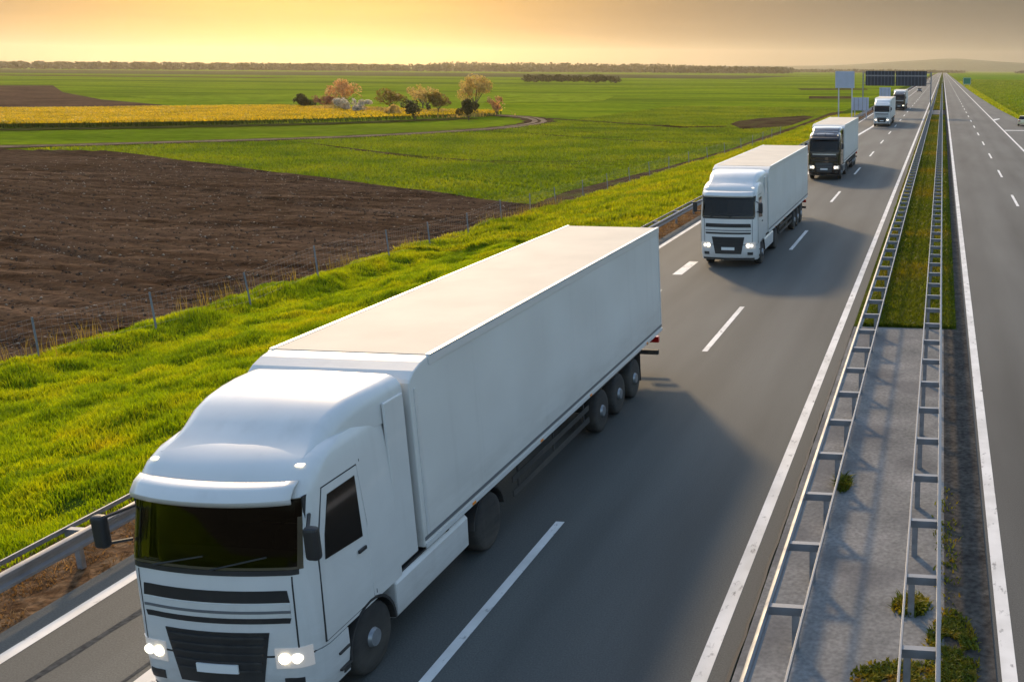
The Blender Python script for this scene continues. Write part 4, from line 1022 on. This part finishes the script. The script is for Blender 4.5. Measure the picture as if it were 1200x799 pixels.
# distant hills
M['hill'] = ground_mat('hill_woodland', [(.3, (.035, .05, .03)), (.7, (.06, .075, .04))], .004, fine=.03, bump=.5, bdist=20, bscale=.01)
hx = np.linspace(-4200, 5200, 110); hy = np.linspace(6800, 10400, 24); HX, HY = np.meshgrid(hx, hy)
env = np.sin(np.pi*np.clip((HY-6800)/3600, 0, 1))
prof = 95*np.exp(-((HX-150)/850)**2)+34*np.exp(-((HX-1500)/700)**2)+26*np.exp(-((HX+1500)/900)**2)+14
HZ = FZ-3+env*(prof*(.86+.3*(fbm(HX*.0016, HY*.0016, 3)-.5)))
o = np_mesh('hills', np.stack([HX, HY, HZ], -1).reshape(-1, 3), gridfaces(len(hx), len(hy)), M['hill'], smooth=True); tag(o, kind='structure')
# right side: bright crop and a grass bank beyond the ditch
M['right_field'] = ground_mat('right_crop', [(.3, (.07, .14, .008)), (.6, (.12, .20, .010)), (.8, (.17, .23, .014))], .05, fine=.8, bump=.8, bdist=.3, bscale=1.2)
ysr = np.array([80, 150, 300, 700, 2200]); strip('right_field', ysr, 19.5, 420, lambda x, y: np.full(np.shape(x), -.7), M['right_field'])
n = 60000; Y = 120+rng.uniform(0, 1, n)**1.8*900; X = 17.4+rng.uniform(0, 1, n)**1.6*110
blades('right_crop', X, Y, zbase(X)-.06, .28+Y*.0003, .12+Y*.0006, M['crop'], lean=.7)
yb = np.geomspace(60, 1500, 60); strip('right_verge', yb, exit_x(yb)-.02, np.full(60, 16.2), lambda x, y: zbase(x)-.02, M['verge_soil'])
n = 16000; Y = 110+rng.uniform(0, 1, n)**2*700; X = exit_x(Y)+.3+rng.uniform(0, 1, n)*(16.0-exit_x(Y))
k = X > exit_x(Y)+.2; X, Y = X[k], Y[k]
blades('right_verge_grass', X, Y, zbase(X)-.03, .22+Y*.0002, .10+Y*.0004, M['grass_far'], lean=.6)

# ------------------------------------------------------------------ air
HAZE = True
if HAZE:
    m = MB(); m.box(-9200, 9200, -70, 10800, -6, 190); hz = m.build('haze', None); tag(hz, kind='stuff')
    hm = bpy.data.materials.new('haze'); hm.use_nodes = True; nt = hm.node_tree; nt.nodes.remove(nt.nodes['Principled BSDF'])
    pv = nt.nodes.new('ShaderNodeVolumePrincipled'); pv.inputs['Color'].default_value = (.98, .86, .64, 1); pv.inputs['Density'].default_value = .000058
    pv.inputs['Anisotropy'].default_value = .68
    nt.links.new(pv.outputs[0], nt.nodes['Material Output'].inputs['Volume']); hz.data.materials.append(hm)

# ------------------------------------------------------------------ light
AZ, EL = R(31), R(26.5)                                  # sun: left of the road direction, behind the trucks
world = bpy.data.worlds.new('World'); scene.world = world; world.use_nodes = True
nt = world.node_tree; nt.nodes.clear(); L = nt.links.new; N = nt.nodes.new
out = N('ShaderNodeOutputWorld'); bg = N('ShaderNodeBackground')
sky = N('ShaderNodeTexSky'); sky.sky_type = 'NISHITA'; sky.sun_disc = False; sky.sun_elevation = EL; sky.sun_rotation = -AZ
sky.air_density = 1.2; sky.dust_density = 1.0; sky.ozone_density = 1.0
tc = N('ShaderNodeTexCoord'); nm = N('ShaderNodeVectorMath'); nm.operation = 'NORMALIZE'; L(tc.outputs['Generated'], nm.inputs[0])
sep = N('ShaderNodeSeparateXYZ'); L(nm.outputs[0], sep.inputs[0])
dt = N('ShaderNodeVectorMath'); dt.operation = 'DOT_PRODUCT'; L(nm.outputs[0], dt.inputs[0]); dt.inputs[1].default_value = (-math.sin(R(32)), math.cos(R(32)), .02)
def mathn(op, a, b=None, clamp=False):
    n = N('ShaderNodeMath'); n.operation = op; n.use_clamp = clamp
    for i, v in enumerate((a, b)):
        if v is None: continue
        if isinstance(v, (int, float)): n.inputs[i].default_value = v
        else: L(v, n.inputs[i])
    return n.outputs[0]
dpos = mathn('MAXIMUM', dt.outputs['Value'], 0.0)
glow = mathn('POWER', dpos, 20.0)                      # wide golden haze around the low sunward horizon
core = mathn('POWER', dpos, 70.0)
def wmix(a, b, f):
    m = N('ShaderNodeMix'); m.data_type = 'RGBA'
    for s, v in ((0, f), (6, a), (7, b)):
        if isinstance(v, (int, float)): m.inputs[s].default_value = v
        elif isinstance(v, tuple): m.inputs[s].default_value = (*v, 1)
        else: L(v, m.inputs[s])
    return m.outputs[2]
KS = 1.0                                               # horizon haze radiance relative to the scaled sky texture
def k(c): return tuple(x*KS for x in c)
hor = wmix(k((.54, .46, .36)), k((1.75, .86, .22)), glow)
hor = wmix(hor, k((3.7, 2.0, .36)), core)
cn = N('ShaderNodeTexNoise'); cn.inputs['Scale'].default_value = 3.0; cn.inputs['Detail'].default_value = 5
cm = N('ShaderNodeMapping'); cm.inputs['Scale'].default_value = (1, 1, 14); L(nm.outputs[0], cm.inputs['Vector']); L(cm.outputs[0], cn.inputs['Vector'])
cr_ = N('ShaderNodeMapRange'); cr_.inputs[1].default_value = .3; cr_.inputs[2].default_value = .7; cr_.inputs[3].default_value = .86; cr_.inputs[4].default_value = 1.12; L(cn.outputs['Fac'], cr_.inputs[0])
mm = N('ShaderNodeMix'); mm.data_type = 'RGBA'; mm.blend_type = 'MULTIPLY'; mm.inputs[0].default_value = 1; L(hor, mm.inputs[6]); L(cr_.outputs[0], mm.inputs[7]); hor = mm.outputs[2]
el = mathn('MAXIMUM', sep.outputs[2], 0.0)
wv = N('ShaderNodeMapRange'); wv.interpolation_type = 'SMOOTHSTEP'
wv.inputs[1].default_value = .06; wv.inputs[2].default_value = .20; wv.inputs[3].default_value = 1; wv.inputs[4].default_value = 0; L(el, wv.inputs[0])
skymix = wmix(sky.outputs[0], hor, wv.outputs[0])
L(skymix, bg.inputs['Color']); bg.inputs['Strength'].default_value = .15
L(bg.outputs[0], out.inputs['Surface'])
sl = bpy.data.lights.new('sun', 'SUN'); sl.energy = 2.1; sl.angle = R(5); sl.color = (1.0, .70, .38)
so = bpy.data.objects.new('sun', sl); col.objects.link(so)
sd = Vector((-math.sin(AZ)*math.cos(EL), math.cos(AZ)*math.cos(EL), math.sin(EL)))
so.rotation_euler = sd.to_track_quat('Z', 'Y').to_euler(); so.location = sd*120

# ------------------------------------------------------------------ camera (fitted to the lane lines, trailers and posts)
f, cx, cy, th, psi, rho, H = 1195.387, 976.185, 388.638, .25156, .1021, .00731, 8.2363
cam = bpy.data.cameras.new('camera'); co = bpy.data.objects.new('camera', cam); col.objects.link(co); scene.camera = co
cam.sensor_fit = 'HORIZONTAL'; cam.sensor_width = 36; cam.lens = f/1200*36
cam.shift_x = (600-cx)/1200; cam.shift_y = (cy-399.5)/1200
cam.clip_start = .2; cam.clip_end = 30000
r = Vector((math.cos(psi), math.sin(psi), 0)); fw = Vector((-math.sin(psi)*math.cos(th), math.cos(psi)*math.cos(th), -math.sin(th))); up = r.cross(fw)
cr, sr = math.cos(rho), math.sin(rho)
# image is the level one turned by rho: x' = u cr - v sr, y'(down) = u sr + v cr
r2_ = r*cr-up*(-sr)*(-1) if False else r*cr-up*sr*(1)*(-1)*(-1)
right = r*cr+(-up)*(-sr)*(1); right = r*cr+up*sr
upv = fw.cross(right)*(-1)
right.normalize(); upv = right.cross(fw).normalized()
mat = Matrix(((right.x, upv.x, -fw.x, 0), (right.y, upv.y, -fw.y, 0), (right.z, upv.z, -fw.z, H), (0, 0, 0, 1)))
co.matrix_world = mat

vs = scene.view_settings; vs.view_transform = 'Standard'; vs.look = 'None'; vs.gamma = 1.0; vs.exposure = .88; vs.use_curve_mapping = False
scene.cycles.use_denoising = True; scene.cycles.max_bounces = 6; scene.cycles.volume_bounces = 0; scene.cycles.transparent_max_bounces = 8
scene.cycles.use_adaptive_sampling = True
